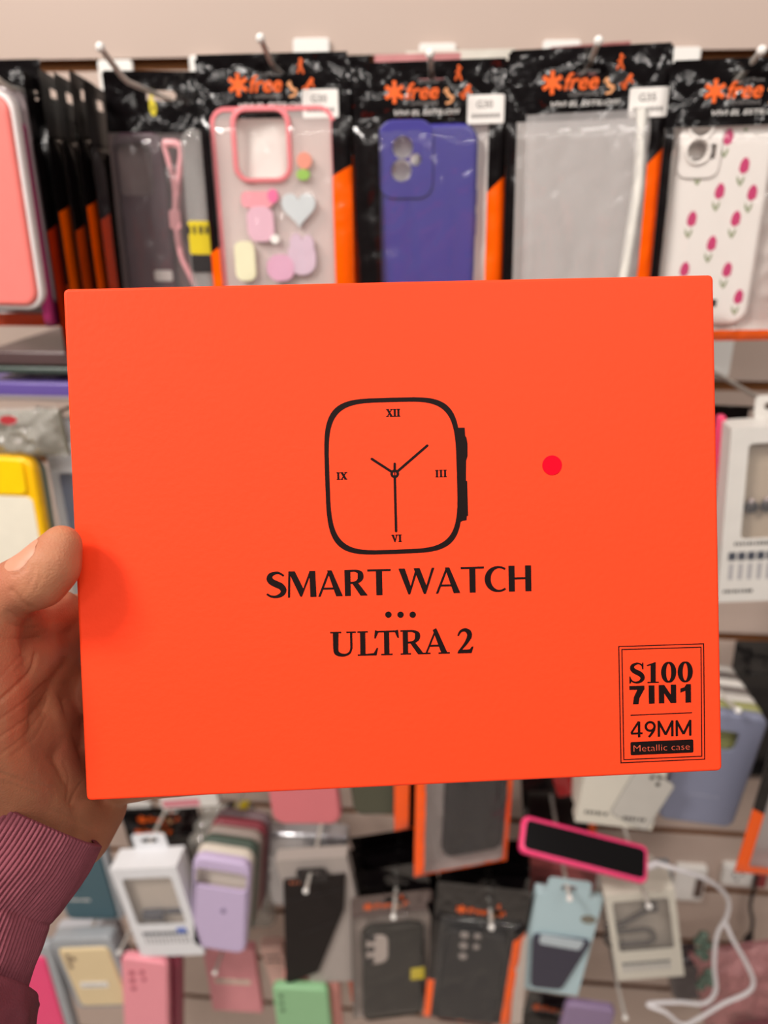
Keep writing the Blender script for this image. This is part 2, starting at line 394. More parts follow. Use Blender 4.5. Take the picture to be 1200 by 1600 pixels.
def carton(f, d, label, m, win=None, group=None, name='window_carton', icons=None, text=None, tab=None, tabm=None, inner=None, frontm=None, winm=None, cat='box', sidem=None, wr=.004):
    """hanging retail carton; front plane at y=0, box goes back to y=d"""
    M, w_, h_ = f
    o = thing(name, M, label, cat, group); rnd = random.Random(len(label))
    g = G(); hl = [rr(win[2], win[3], wr, win[0], win[1], 4)] if win else []
    plate(g, [(-w_/2, -h_), (w_/2, -h_), (w_/2, 0), (-w_/2, 0)], hl, 0, .0008)
    box(g, -w_/2, -w_/2+.0008, .0008, d, -h_, 0); box(g, w_/2-.0008, w_/2, .0008, d, -h_, 0)
    box(g, -w_/2+.0008, w_/2-.0008, .0008, d, -.0008, 0); box(g, -w_/2+.0008, w_/2-.0008, .0008, d, -h_, -h_+.0008)
    g.build('carton_body', m, o)
    g = G(); yb_ = min(d-.0012, .011) if win else d-.0012; box(g, -w_/2+.0008, w_/2-.0008, yb_, yb_+.001, -h_+.0008, -.0008); g.build('back_board', inner or m, o)
    if win:
        g = G(); box(g, win[0]-win[2]/2-.002, win[0]+win[2]/2+.002, .0010, .0013, win[1]-win[3]/2-.002, win[1]+win[3]/2+.002); g.build('window_film', winm or FIRM(), o)
    if tab:
        g = G(); plate(g, rr(tab[0], tab[1], .004, 0, tab[1]/2-.001), [rr(tab[0]*.5, .007, .0034, 0, tab[1]*.5)], d-.0012, d-.0002); g.build('hang_tab', tabm or m, o)
    if icons:
        x0, x1, z, n, q = icons
        g = G(); st = (x1-x0)/n
        for k in range(n): box(g, x0+k*st, x0+k*st+st*.8, -.0002, 0.0001, z, z+q)
        g.build('icon_print', mat('slate_print', (70, 74, 84), .5), o)
        g = G()
        for k in range(n): box(g, x0+k*st+.15*st, x0+k*st+st*.62, -.0002, 0.0001, z-q*2.4, z-q*.4)
        g.build('picture_print', mat('pale_print', (168, 166, 168), .5), o)
    if text:
        for x0, x1, z, q, n in text: g = G(); dashes(g, x0, x1, z, q, -.0002, n, rnd); g.build('small_print', PBLACK(), o)
    return o

# ------------------------------------------------------------------ the setting: slatted shop wall
SLOT0, PITCHZ, SLOTH = 1.627, 0.1, 0.0105
def slat_wall():
    zs = [SLOT0+.1*k for k in range(-15, 6)]; prof = [(0.0, .0, 0)]
    for z in zs:   # front face up to the slot, then the routed T-slot
        prof += [(0, z-SLOTH, 0), (.0025, z-SLOTH-.0002, 0), (.0026, z-SLOTH-.006, 1), (.012, z-SLOTH-.006, 1), (.012, z+.006, 1), (.0026, z+.006, 1), (.0025, z, 1), (0, z+.0001, 1)]
    prof += [(0, 2.4, 0)]
    g = G(); X0, X1 = -1.3, 1.3
    for (y0, z0, _), (y1, z1, mi) in zip(prof, prof[1:]):
        g.add([(X0, y0, z0), (X1, y0, z0), (X1, y1, z1), (X0, y1, z1)], [(0, 1, 2, 3)], mi)
    g.add([(X0, .018, 0), (X1, .018, 0), (X1, .018, 2.4), (X0, .018, 2.4)], [(0, 1, 2, 3)], 1)
    o = g.build('wall_back', [mat('beige_laminate', (188, 168, 156), .35, .4, 0, .02, 3), mat('brown_fibreboard', (150, 100, 62), .8, .2, 0, .12, 40)])
    o['kind'] = 'structure'
slat_wall()
g = G(); box(g, -1.3, 1.3, -2.6, 0, -.02, 0)
o = g.build('floor', mat('pale_floor_tile', (190, 180, 170), .4, .5, 0, .05, 4)); o['kind'] = 'structure'

# ------------------------------------------------------------------ the orange watch box
RB = ((0.99868455, 0.03221335, -0.03989325), (-0.03350409, 0.9989223, -0.03212041), (0.03881555, 0.03341474, 0.99868754))
TB = (0.0065705, 0.00912551, 0.2859074)
BW, BH, BD = .24, .18820139, .034
def c2w(v): return cR*v[0]-cU*v[1]+cF*v[2]
bX = c2w([r[0] for r in RB]); bY = c2w([r[2] for r in RB]); bZ = -c2w([r[1] for r in RB]); bO = CAM+c2w(TB)
MB_ = Matrix(((bX.x, bY.x, bZ.x, bO.x), (bX.y, bY.y, bZ.y, bO.y), (bX.z, bY.z, bZ.z, bO.z), (0, 0, 0, 1)))
MBI = MB_.inverted()
def BP(px, py):
    d = ray(px, py); q = CAM+d*((bO-CAM).dot(bY)/d.dot(bY)); l = MBI @ q; return (l.x, l.z)
card = mat('orange_card', (255, 68, 31), .5, .16, 0, .025, 9, .035, 420)
bxo = thing('watch_box', MB_, 'flat bright orange gift box printed with a watch drawing, held up by a hand', 'box')
g = G(); pillow_plate(g, BW, BH, .0018, 0, .029, .0011, n=3); g.build('lid', card, bxo, True)
g = G(); pillow_plate(g, BW-.001, BH-.001, .0018, .0294, BD, .0006, n=3); g.build('base', card, bxo, True)
def wobble(P): return P
ring_c = [BP(*p) for p in ((507.5, 737), (720.5, 737), (614.8, 621.2), (617.6, 865.6))]
cx = (ring_c[0][0]+ring_c[1][0])/2; cz = (ring_c[2][1]+ring_c[3][1])/2
rw = ring_c[1][0]-ring_c[0][0]; rh = ring_c[2][1]-ring_c[3][1]
def squircle(w, h, e, n=72):
    return [(cx+w/2*math.copysign(abs(math.cos(2*PI*i/n))**(2/e), math.cos(2*PI*i/n)), cz+h/2*math.copysign(abs(math.sin(2*PI*i/n))**(2/e), math.sin(2*PI*i/n))) for i in range(n)]
YI = -.00007
g = G(); flat(g, squircle(rw, rh, 4.4), [squircle(rw-.0033, rh-.0033, 4.2)], YI)
Z6 = lambda x, y: BP(480+x/3.636, 600+y/3.636)
flat(g, [Z6(*p) for p in ((858, 248), (895, 248), (898, 295), (905, 305), (911, 340), (911, 410), (903, 436), (902, 548), (909, 552), (914, 748), (907, 751), (906, 774), (884, 778), (855, 790))], (), YI*1.02)
for a, b in (((497, 510), (682, 350)), ((497, 510), (367, 426)), ((497, 510), (505, 836)), ((497, 510), (497, 453))):
    A, B = Vector(Z6(*a)), Vector(Z6(*b)); D = (B-A).normalized(); wd = .00098
    A = A+D*.0011
    flat(g, strip([A, B], wd)[0], (), YI*1.04); flat(g, circ(B.x, B.y, wd/2, 10), (), YI*1.05)
c0 = Z6(497, 510); flat(g, circ(*c0, .00165, 20), [circ(*c0, .00065, 16)], YI*1.06)
flat(g, strip([(c0[0], c0[1]+.0009), (c0[0], c0[1]-.0009)], .0004)[0], (), YI*1.06)
g.build('watch_drawing', INK(), bxo)

# letterforms, drawn as strokes and outlines in a box with cap height 1
def Q(*p): return [list(p)]
def arcpts(cx, cz, rx, rz, a0, a1, n=14): return [(cx+rx*math.cos(math.radians(a0+(a1-a0)*i/n)), cz+rz*math.sin(math.radians(a0+(a1-a0)*i/n))) for i in range(n+1)]
def vary(P, w0, w1, ph=0):       # broad strokes on the sides, thin at top and bottom
    W = []
    for i in range(len(P)):
        a = Vector(P[min(i+1, len(P)-1)])-Vector(P[max(i-1, 0)]); a.normalize(); W.append(w0+(w1-w0)*abs(a.y)**1.5)
    return strip(P, W)
def sp2(P, n=5): return [tuple(v)[:2] for v in spline([(x, z, 0) for x, z in P], n)]
def interp(W, n):
    out = []
    for i in range(len(W)-1): out += [W[i]+(W[i+1]-W[i])*k/n for k in range(n)]
    return out+[W[-1]]
def g_S(a=.235, th=.075):
    P = [(.68, .84), (.52, .945), (.36, .955), (.19, .88), (.145, .74), (.22, .62), (.4, .52), (.58, .42), (.66, .27), (.58, .12), (.38, .04), (.18, .06), (.03, .15)]
    W = [th*.8, th, th*1.3, a*.7, a*.95, a, a*1.05, a, a*.9, a*.65, th*1.3, th, th*.8]
    return strip(sp2(P), interp(W, 5)), .76
def g_M(): return Q((.03, 0), (.1, 0), (.135, 1), (.07, 1))+Q((.07, 1), (.3, 1), (.62, .3), (.53, .02), (.5, .02))+Q((.5, .02), (.55, .02), (.95, 1), (.87, 1))+Q((.86, 1), (1.07, 1), (1.1, 0), (.88, 0)), 1.14
def g_A(): return Q((0, 0), (.08, 0), (.43, .88), (.4, 1))+Q((.36, 1), (.52, 1), (.92, 0), (.68, 0))+Q((.18, .27), (.7, .27), (.66, .335), (.2, .335)), .93
def g_R(): return Q((.05, 0), (.26, 0), (.26, 1), (.05, 1))+vary(sp2([(.26, .965), (.48, .96), (.63, .87), (.64, .66), (.5, .53), (.26, .5)]), .07, .21)+Q((.32, .5), (.52, .53), (.9, 0), (.64, 0)), .88
def g_T(): return Q((0, .93), (.88, .93), (.88, 1), (0, 1))+Q((.33, 0), (.55, 0), (.55, .95), (.33, .95)), .9
def g_W(): return Q((0, 1), (.23, 1), (.48, .2), (.42, 0), (.36, 0))+Q((.36, 0), (.42, 0), (.7, .86), (.66, 1))+Q((.58, 1), (.8, 1), (1.08, .22), (1.02, 0), (.95, 0))+Q((.95, 0), (1.02, 0), (1.36, 1), (1.27, 1)), 1.38
def g_C(): return strip(arcpts(.52, .5, .43, .465, 55, 305, 26), [.07+.15*max(0, math.cos(math.radians(55+250*i/26-180)))**1.3 for i in range(27)]), .84
def g_H(): return Q((.03, 0), (.25, 0), (.25, 1), (.03, 1))+Q((.67, 0), (.89, 0), (.89, 1), (.67, 1))+Q((.2, .47), (.7, .47), (.7, .54), (.2, .54)), .95
def slab(x0, x1, z, t=.05): return Q((x0, z), (x1, z), (x1, z+t), (x0, z+t))
def s_U(): return slab(0, .44, .95)+slab(.66, 1.04, .95)+Q((.11, .3), (.31, .3), (.33, .97), (.11, .97))+Q((.81, .3), (.89, .3), (.89, .97), (.81, .97))+strip(sp2([(.21, .31), (.25, .14), (.42, .05), (.62, .05), (.78, .14), (.85, .31)]), interp([.2, .19, .13, .09, .08, .08], 5)), 1.06
def s_L(): return slab(0, .42, .95)+slab(0, .3, 0)+Q((.11, 0), (.31, 0), (.31, 1), (.11, 1))+Q((.2, 0), (.76, 0), (.83, .3), (.78, .3), (.66, .09), (.3, .06)), .86
def s_T(): return Q((.06, .94), (.94, .94), (.94, 1), (.06, 1))+Q((.0, .7), (.05, .7), (.16, .95), (.08, 1.02), (.03, 1.02))+Q((.95, .7), (1.0, .7), (.97, 1.02), (.92, 1.02), (.84, .95))+Q((.4, .03), (.6, .03), (.6, .96), (.4, .96))+slab(.27, .73, 0), 1.02
def s_R(): return slab(0, .4, .95)+slab(0, .42, 0)+Q((.1, 0), (.3, 0), (.3, 1), (.1, 1))+vary(sp2([(.3, .965), (.5, .96), (.68, .87), (.69, .66), (.55, .52), (.3, .49)]), .07, .2)+Q((.38, .5), (.56, .53), (.92, .05), (1.04, .04), (1.04, 0), (.72, 0)), 1.05
def s_A(): return Q((.1, .03), (.17, .03), (.5, .82), (.52, 1.03))+Q((.42, .98), (.52, 1.04), (.56, 1.04), (1.0, .03), (.76, .03))+Q((.25, .3), (.74, .3), (.7, .37), (.27, .37))+slab(0, .3, 0)+slab(.64, 1.1, 0), 1.1
def s_2(): return strip(sp2([(.05, .72), (.16, .9), (.34, .96), (.5, .86), (.52, .68), (.4, .45), (.22, .22), (.1, .08)]), interp([.05, .09, .13, .19, .19, .13, .09, .08], 5))+Q((.02, 0), (.6, 0), (.68, .26), (.62, .26), (.54, .15), (.08, .13)), .7
def b_1(): return Q((.22, .03), (.45, .03), (.45, 1.0), (.4, 1.0), (.22, .92))+Q((.02, .87), (.06, .83), (.26, .88), (.42, 1.0))+slab(.06, .6, 0), .66
def b_0(): return strip(arcpts(.36, .5, .245, .47, 90, 450, 32), [.07+.16*abs(math.cos(math.radians(90+360*i/32)))**1.2 for i in range(33)]), .74
def b_S():
    P = [(.64, .84), (.5, .95), (.34, .955), (.17, .86), (.15, .72), (.25, .6), (.44, .5), (.6, .38), (.64, .22), (.52, .08), (.32, .04), (.15, .1), (.05, .25)]
    W = [.05, .06, .09, .16, .2, .22, .23, .22, .19, .12, .08, .06, .04]
    return strip(sp2(P), interp(W, 5))+Q((.63, .68), (.68, .68), (.68, 1), (.64, 1), (.6, .88))+Q((.02, 0), (.06, 0), (.1, .1), (.06, .33), (.02, .33)), .76
def h_7(): return Q((0, .79), (.81, .79), (.81, 1), (0, 1))+Q((.18, 0), (.48, 0), (.54, .34), (.81, .82), (.81, .9), (.48, .9), (.24, .40)), .81
def h_I(): return Q((0, 0), (.31, 0), (.31, 1), (0, 1)), .31
def h_N(): return Q((0, 0), (.29, 0), (.29, 1), (0, 1))+Q((.65, 0), (.94, 0), (.94, 1), (.65, 1))+Q((0, 1), (.30, 1), (.94, 0), (.64, 0)), .94
def h_1(): return Q((.27, 0), (.57, 0), (.57, 1), (.34, 1), (.27, .9))+Q((0, .55), (.3, .66), (.36, 1), (.33, 1), (.22, .84), (0, .77)), .57
def n_4(): return strip([(.5, 1), (.05, .3), (.05, .25), (.72, .25)], .1)+strip([(.52, 0), (.52, 1.0)], .125), .76
def n_9(): return strip(arcpts(.34, .67, .27, .28, 0, 360, 24), .12)+strip(sp2([(.61, .67), (.56, .42), (.42, .2), (.26, .0)]), .12), .7
def n_M(): return strip([(.07, 0), (.07, 1)], .12)+strip([(.9, 0), (.9, 1)], .12)+strip([(.06, .98), (.485, .12)], .12)+strip([(.91, .98), (.485, .12)], .12), 1.0
def r_I(): return Q((.13, 0), (.35, 0), (.35, 1), (.13, 1))+slab(0, .48, 0, .06)+slab(0, .48, .94, .06), .52
def r_X(): return Q((.06, 1), (.32, 1), (.92, 0), (.66, 0))+Q((.78, 1), (.88, 1), (.2, 0), (.1, 0))+slab(0, .42, .94, .06)+slab(.62, 1, .94, .06)+slab(0, .34, 0, .06)+slab(.56, 1, 0, .06), 1.02
def r_V(): return Q((.06, 1), (.32, 1), (.56, .25), (.5, -.02), (.46, -.02))+Q((.76, 1), (.86, 1), (.54, -.02), (.48, -.02))+slab(0, .42, .94, .06)+slab(.6, .98, .94, .06), .98
def line(name, glyphs, p0, p1, cap, gap=.06, bold=.00007):
    """letters along the line of two baseline points on the box front (photo pixels); cap = pixel point at cap height above p0"""
    A, B = Vector(BP(*p0)), Vector(BP(*p1)); D = (B-A); L_ = D.length; D.normalize(); N_ = Vector((-D.y, D.x)); h_ = (Vector(BP(*cap))-A).dot(N_)
    tot = sum((gl[1] if not isinstance(gl, float) else gl) for gl in glyphs)+gap*(len(glyphs)-1)
    sx = L_/tot; x = 0; g = G(); k = 0
    for gl in glyphs:
        if isinstance(gl, float): x += gl+gap; continue
        for q in gl[0]:
            k += 1; P = [tuple(A+D*((x+a)*sx)+N_*(b*h_)) for a, b in q]; flat(g, P, (), YI*(1+.004*k))
            for i in range(len(P)):
                if (Vector(P[i])-Vector(P[i-1])).length > 1e-5: flat(g, strip([P[i-1], P[i]], bold*2)[0], (), YI*(1+.004*k))
        x += gl[1]+gap
    g.build(name, INK(), bxo)
Z8 = lambda x, y: (380+x/2.5, 860+y/2.5)
Z7 = lambda x, y: (940+x/6, 980+y/6)
line('title_lettering', [g_S(), g_M(), g_A(), g_R(), g_T(), .22, g_W(), g_A(), g_T(), g_C(), g_H()], Z8(90, 186), Z8(1131, 158), Z8(88, 85), .035)
line('title_lettering', [s_U(), .05, s_L(), -.17, s_T(), .05, s_R(), -.13, s_A(), .30, s_2()], Z8(342, 414), Z8(901, 400), Z8(340, 319), 0)
g = G()
for x in (567, 614.5, 662): flat(g, circ(*BP(*Z8(x, 251)), .00122, 16), (), YI)
g.build('dot_print', INK(), bxo)
line('numeral_print', [r_X(), r_I(), r_I()], (603.6, 651), (625.5, 650.5), (603.4, 639.5), .02, .00012)
line('numeral_print', [r_I(), r_I(), r_I()], (680.5, 745.5), (698.3, 745), (680.3, 734.8), .12, .00012)
line('numeral_print', [r_V(), r_I()], (612, 846.8), (628, 846.3), (612, 836), .06, .00012)
line('numeral_print', [r_I(), r_X()], (526.3, 749.5), (542.8, 749), (526.2, 738.5), .06, .00012)
line('model_lettering', [b_S(), b_1(), b_0(), b_0()], Z7(258, 527), Z7(857, 512), Z7(256, 335), .06)
line('model_lettering', [h_7(), h_I(), h_N(), h_1()], Z7(262, 724), Z7(838, 704), Z7(260, 552), .235, .00003)
line('model_lettering', [n_4(), n_9(), n_M(), n_M()], Z7(272, 1034), Z7(846, 1014), Z7(270, 888), .1, .0001)
g = G()
def pxpoly(P): return [BP(*Z7(*p)) for p in P]
def framelines(P, wd):
    P = [Vector(p) for p in P]; out = []
    for i in range(4):
        A, B = P[i], P[(i+1) % 4]; D = (B-A).normalized()*wd/2; flat(g, strip([A-D, B+D], wd)[0], (), YI*(1+.01*i))
framelines(pxpoly(((160, 181), (956, 155), (966, 1236), (181, 1271))), .00042)
framelines(pxpoly(((190, 209), (931, 187), (939, 1209), (208, 1241))), .00042)
A, B = BP(*Z7(270, 825)), BP(*Z7(848, 801)); flat(g, strip([A, B], .00042)[0], (), YI)
g.build('border_print', INK(), bxo)
g = G(); P = pxpoly(((270, 1076), (859, 1050), (861, 1175), (272, 1201)))
def roundpoly(P, r, n=4):
    out = []
    for i in range(len(P)):
        a, b, c = Vector(P[i-1]), Vector(P[i]), Vector(P[(i+1) % len(P)]); u = b+(a-b).normalized()*r; v = b+(c-b).normalized()*r
        out += [tuple((u*(1-t)+b*t)*(1-t)+(b*(1-t)+v*t)*t) for t in [k/n for k in range(n+1)]]
    return out
flat(g, roundpoly(P, .0006), (), YI); cap_ = g.build('caption_plate', INK(), bxo)
g = G(); A, B = Vector(BP(*Z7(300, 1167))), Vector(BP(*Z7(825, 1146))); D = (B-A); L_ = D.length; D.normalize(); N_ = Vector((-D.y, D.x))
V, F, W = text2d('Metallic case', -.028); hh = (Vector(BP(*Z7(298, 1102)))-A).dot(N_)
g.add([(A.x+D.x*vx/W*L_+N_.x*vy*hh, YI*1.6, A.y+D.y*vx/W*L_+N_.y*vy*hh) for vx, vy in V], F); g.build('lettering', mat('orange_print_on_black', (235, 92, 60), .5), cap_)
g = G(); c_ = BP(862.5, 727); pillow_plate(g, .0074, .0074, .00369, -.00022, 0, .0001, c_[0], c_[1], n=8)
o = g.build('round_sticker', mat('red_sticker', (226, 0, 34), .55, .08), bxo, True); o['label'] = 'small round red sticker'

# ------------------------------------------------------------------ the person's hand and sleeve
per = thing('person', Matrix.Translation(pz(40, 1290, .30)), "person's hand in a dusty maroon ribbed sleeve, gripping the orange box by its left edge", 'person')
PI_ = per.matrix_world.inverted()
def local(g): g.V = [tuple(PI_ @ Vector(v)) for v in g.V]; return g
def BL(px, py, depth): # point at a pixel direction lying `depth` behind the box front
    d = ray(px, py); t = ((bO-CAM).dot(bY)+depth)/d.dot(bY); return CAM+d*t
mm = .001
def capsule(g, a, b, ra, rb):
    a, b = Vector(a), Vector(b); n = max(2, int((b-a).length/(min(ra, rb)*.18)))
    for i in range(n+1):
        t = i/n; ball(g, a.lerp(b, t), ra+(rb-ra)*t, 16, 10)
J = {'wr': (pz(-34, 1284, .297), 17.5*mm), 'wu': (pz(72, 1305, .318), 17*mm),
     'th': (pz(-40, 1165, .277), 18*mm), 'th2': (pz(-38, 1085, .272), 17*mm), 'mcp1': (pz(-44, 1000, .270), 14.5*mm), 'pp': (pz(-14, 950, .275), 11.8*mm),
     'ip': (pz(24, 918, .2720), 10.2*mm), 'pad': (pz(60, 904, .2700), 11.0*mm), 'pad2': (pz(80, 884, .2700), 10.4*mm), 'tip': (pz(96, 852, .2710), 7.3*mm),
     'm2': (pz(90, 976, .338), 12.5*mm), 'web': (pz(20, 985, .312), 13*mm), 'w1': (pz(46, 978, .300), 8*mm), 'w2': (pz(92, 956, .322), 9.5*mm), 'w3': (pz(90, 1040, .327), 9*mm), 'w4': (pz(98, 1110, .332), 9*mm), 'm3': (pz(96, 1085, .343), 13*mm), 'm4': (pz(108, 1160, .345), 13*mm), 'm5': (pz(128, 1225, .343), 12*mm),
     'hy': (pz(146, 1258, .336), 14.6*mm), 'hy2': (pz(112, 1296, .326), 17.5*mm), 'rg1': (pz(34, 1070, .306), 11.5*mm), 'rg2': (pz(54, 1150, .311), 13*mm), 'rg3': (pz(76, 1225, .317), 14.5*mm)}
hg = G()
def cap(a, b): capsule(hg, J[a][0], J[b][0], J[a][1], J[b][1])
for a, b in (('wr', 'wu'), ('wr', 'th'), ('wr', 'th2'), ('wu', 'th'), ('th', 'th2'), ('th2', 'mcp1'), ('mcp1', 'pp'), ('pp', 'ip'), ('ip', 'pad'), ('pad', 'pad2'), ('pad2', 'tip'),
             ('m2', 'm3'), ('m3', 'm4'), ('m4', 'm5'), ('wr', 'm2'), ('wr', 'm3'), ('wu', 'm4'), ('wu', 'm3'), ('wu', 'm5'), ('m5', 'hy'), ('hy', 'hy2'), ('hy2', 'wu'), ('hy2', 'm4'),
             ('rg1', 'rg2'), ('rg2', 'rg3'), ('rg3', 'hy2'), ('rg1', 'th2'), ('rg2', 'th'), ('rg3', 'wu'), ('rg2', 'wr'), ('th2', 'm2'), ('rg1', 'm3'), ('rg2', 'm4'), ('web', 'm2'), ('w1', 'w2'), ('w2', 'm2'), ('w2', 'w3'), ('w3', 'w4'), ('w1', 'w3'), ('w3', 'm3'), ('w4', 'm4'), ('w1', 'web'), ('rg1', 'w3'), ('rg2', 'w4'), ('w1', 'rg1'), ('w1', 'pp'), ('web', 'rg1'), ('web', 'pp'), ('web', 'mcp1'), ('web', 'm3'), ('rg3', 'm4'), ('rg3', 'm5'), ('rg2', 'm3')): cap(a, b)
# forearm end inside the cuff
capsule(hg, J['wr'][0], pz(-110, 1420, .288), 18*mm, 17*mm); capsule(hg, J['wu'][0], pz(-50, 1440, .292), 17*mm, 18*mm)
# four fingers behind the box, lightly bent and touching its back
def finger(base, pts):
    P = [J[base]]+[(BL(px, py, BD+r*mm-.0004), r*mm) for px, py, r in pts]
    for (a, ra), (b, rb) in zip(P, P[1:]): capsule(hg, a, b, ra, rb)
finger('m2', ((215, 950, 9.4), (305, 938, 8.3), (375, 934, 7.2)))
finger('m3', ((250, 1062, 9.6), (352, 1050, 8.5), (430, 1048, 7.4)))
finger('m4', ((245, 1150, 9.2), (338, 1146, 8.1), (408, 1146, 7.1)))
finger('m5', ((236, 1218, 8.2), (300, 1216, 7.3), (350, 1214, 6.4)))
tmp = hg.build('hand', [])
md = tmp.modifiers.new('r', 'REMESH'); md.mode = 'VOXEL'; md.voxel_size = .00075
dg = bpy.context.evaluated_depsgraph_get(); me = bpy.data.meshes.new_from_object(tmp.evaluated_get(dg)); bpy.data.objects.remove(tmp)
bm = bmesh.new(); bm.from_mesh(me)
for _ in range(18): bmesh.ops.smooth_vert(bm, verts=bm.verts, factor=.5, use_axis_x=True, use_axis_y=True, use_axis_z=True)
bm.normal_update()
# skin creases: polylines seen in the photo, pressed a fraction of a millimetre into the skin
CR = [([(18, 922), (34, 940), (48, 950)], .5, 3.2), ([(0, 1095), (30, 1068), (50, 1046), (56, 1022)], .9, 3.0), ([(0, 1125), (40, 1095), (70, 1066)], .35, 2.2),
      ([(0, 1152), (45, 1120), (72, 1082)], .4, 2.2), ([(12, 955), (30, 966), (48, 972)], .3, 2), ([(14, 975), (40, 982), (60, 980)], .3, 2), ([(8, 998), (40, 998), (60, 996)], .3, 2.2),
      ([(0, 1180), (38, 1150), (66, 1112), (74, 1090)], .3, 2.2), ([(20, 1180), (55, 1152), (72, 1120)], .25, 2), ([(0, 1208), (40, 1222), (84, 1232)], .35, 2.4), ([(5, 1222), (60, 1240)], .3, 2),
      ([(110, 1256), (116, 1240), (128, 1222)], .5, 2.4), ([(104, 1250), (108, 1215), (100, 1190)], .35, 2.4), ([(20, 900), (36, 893), (42, 880)], .25, 2), ([(40, 925), (50, 905), (54, 885)], .2, 2), ([(56, 925), (64, 900)], .15, 2),
      ([(0, 1060), (26, 1030), (44, 1012)], .25, 2), ([(24, 1050), (44, 1028)], .25, 2), ([(78, 1265), (110, 1278), (148, 1296)], .25, 2.4)]
def segd(p, a, b):
    d = b-a; t = max(0, min(1, (p-a).dot(d)/d.length_squared)); return (p-(a+d*t)).length
CR = [([Vector(p) for p in sp2(c, 4)], d, w_) for c, d, w_ in CR]
for v in bm.verts:
    q = v.co-CAM; z = q.dot(cF); p = Vector((600+FPX*q.dot(cR)/z, 800-FPX*q.dot(cU)/z))
    if p.x > 230 or v.normal.dot(-q.normalized()) < .05: continue
    s = 0
    for c, d, w_ in CR:
        dd = min(segd(p, c[i], c[i+1]) for i in range(len(c)-1))
        if dd < w_*3: s += d*math.exp(-(dd/w_)**2)
    n3 = noise.noise(v.co*420)*.05+noise.noise(v.co*130)*.20
    v.co -= v.normal*(s*.0010-n3*.0009)
bm.to_mesh(me); bm.free()
def skin():
    m = mat('skin', (176, 119, 88), .52, .25, 0, .08, 60, .16, 1300, 0, .12)
    nt = m.node_tree; N = nt.nodes; L = nt.links; b = N['Principled BSDF']; src = b.inputs['Base Color'].links[0].from_socket
    n2 = N.new('ShaderNodeTexNoise'); n2.inputs['Scale'].default_value = 32; n2.inputs['Detail'].default_value = 3
    tc = N.new('ShaderNodeTexCoord'); L.new(tc.outputs['Object'], n2.inputs['Vector'])
    mr = N.new('ShaderNodeMapRange'); mr.inputs[1].default_value = .42; mr.inputs[2].default_value = .66; mr.inputs[4].default_value = .75
    L.new(n2.outputs['Fac'], mr.inputs[0])
    mx = N.new('ShaderNodeMixRGB'); mx.inputs[2].default_value = (*lin((166, 96, 74)), 1); L.new(mr.outputs[0], mx.inputs[0]); L.new(src, mx.inputs[1]); L.new(mx.outputs[0], b.inputs['Base Color'])
    return m
me.transform(PI_); me.materials.clear(); me.materials.append(skin())
for p in me.polygons: p.use_smooth = True
ho = bpy.data.objects.new('hand', me); COL.objects.link(ho); ho.parent = per
# thumbnail: curved plate on the upper left of the thumb's last joint
ax0, ax1 = J['pad'][0], J['tip'][0]; a = (ax1-ax0).normalized(); vw = (CAM-ax0).normalized()
side = a.cross(vw).normalized()
if side.dot(cU-cR) < 0: side = -side
nrm = (side*.93+vw*.37); nrm = (nrm-a*nrm.dot(a)).normalized(); tn = a.cross(nrm)
from mathutils.bvhtree import BVHTree
bvh = BVHTree.FromPolygons([tuple(per.matrix_world @ v.co) for v in me.vertices], [tuple(p.vertices) for p in me.polygons])
g = G(); NU, NV = 18, 18; V = []; N0 = ax0+a*(5.2*mm)
for j in range(NV+1):
    for i in range(NU+1):
        u = -1+2*i/NU; t = -1+2*j/NV; k = (1-abs(t)**4.5*.45)
        o_ = N0+a*(t*6.9*mm)+tn*(u*5.6*mm*k)+a*(-abs(u)**2.5*1.6*mm*(1 if t > 0 else -.6)*abs(t))
        hit = bvh.ray_cast(o_+nrm*.03, -nrm, .06)[0]; q = hit if hit is not None else o_
        V.append(q+nrm*(.32*mm*(1-.75*max(abs(u), abs(t))**6)))
g.add(V, [(j*(NU+1)+i, j*(NU+1)+i+1, (j+1)*(NU+1)+i+1, (j+1)*(NU+1)+i) for j in range(NV) for i in range(NU)])
o = local(g).build('thumb_nail', mat('nail', (196, 136, 110), .5, .35, 0, .03, 60, 0, 200, .0, .1), per, True)
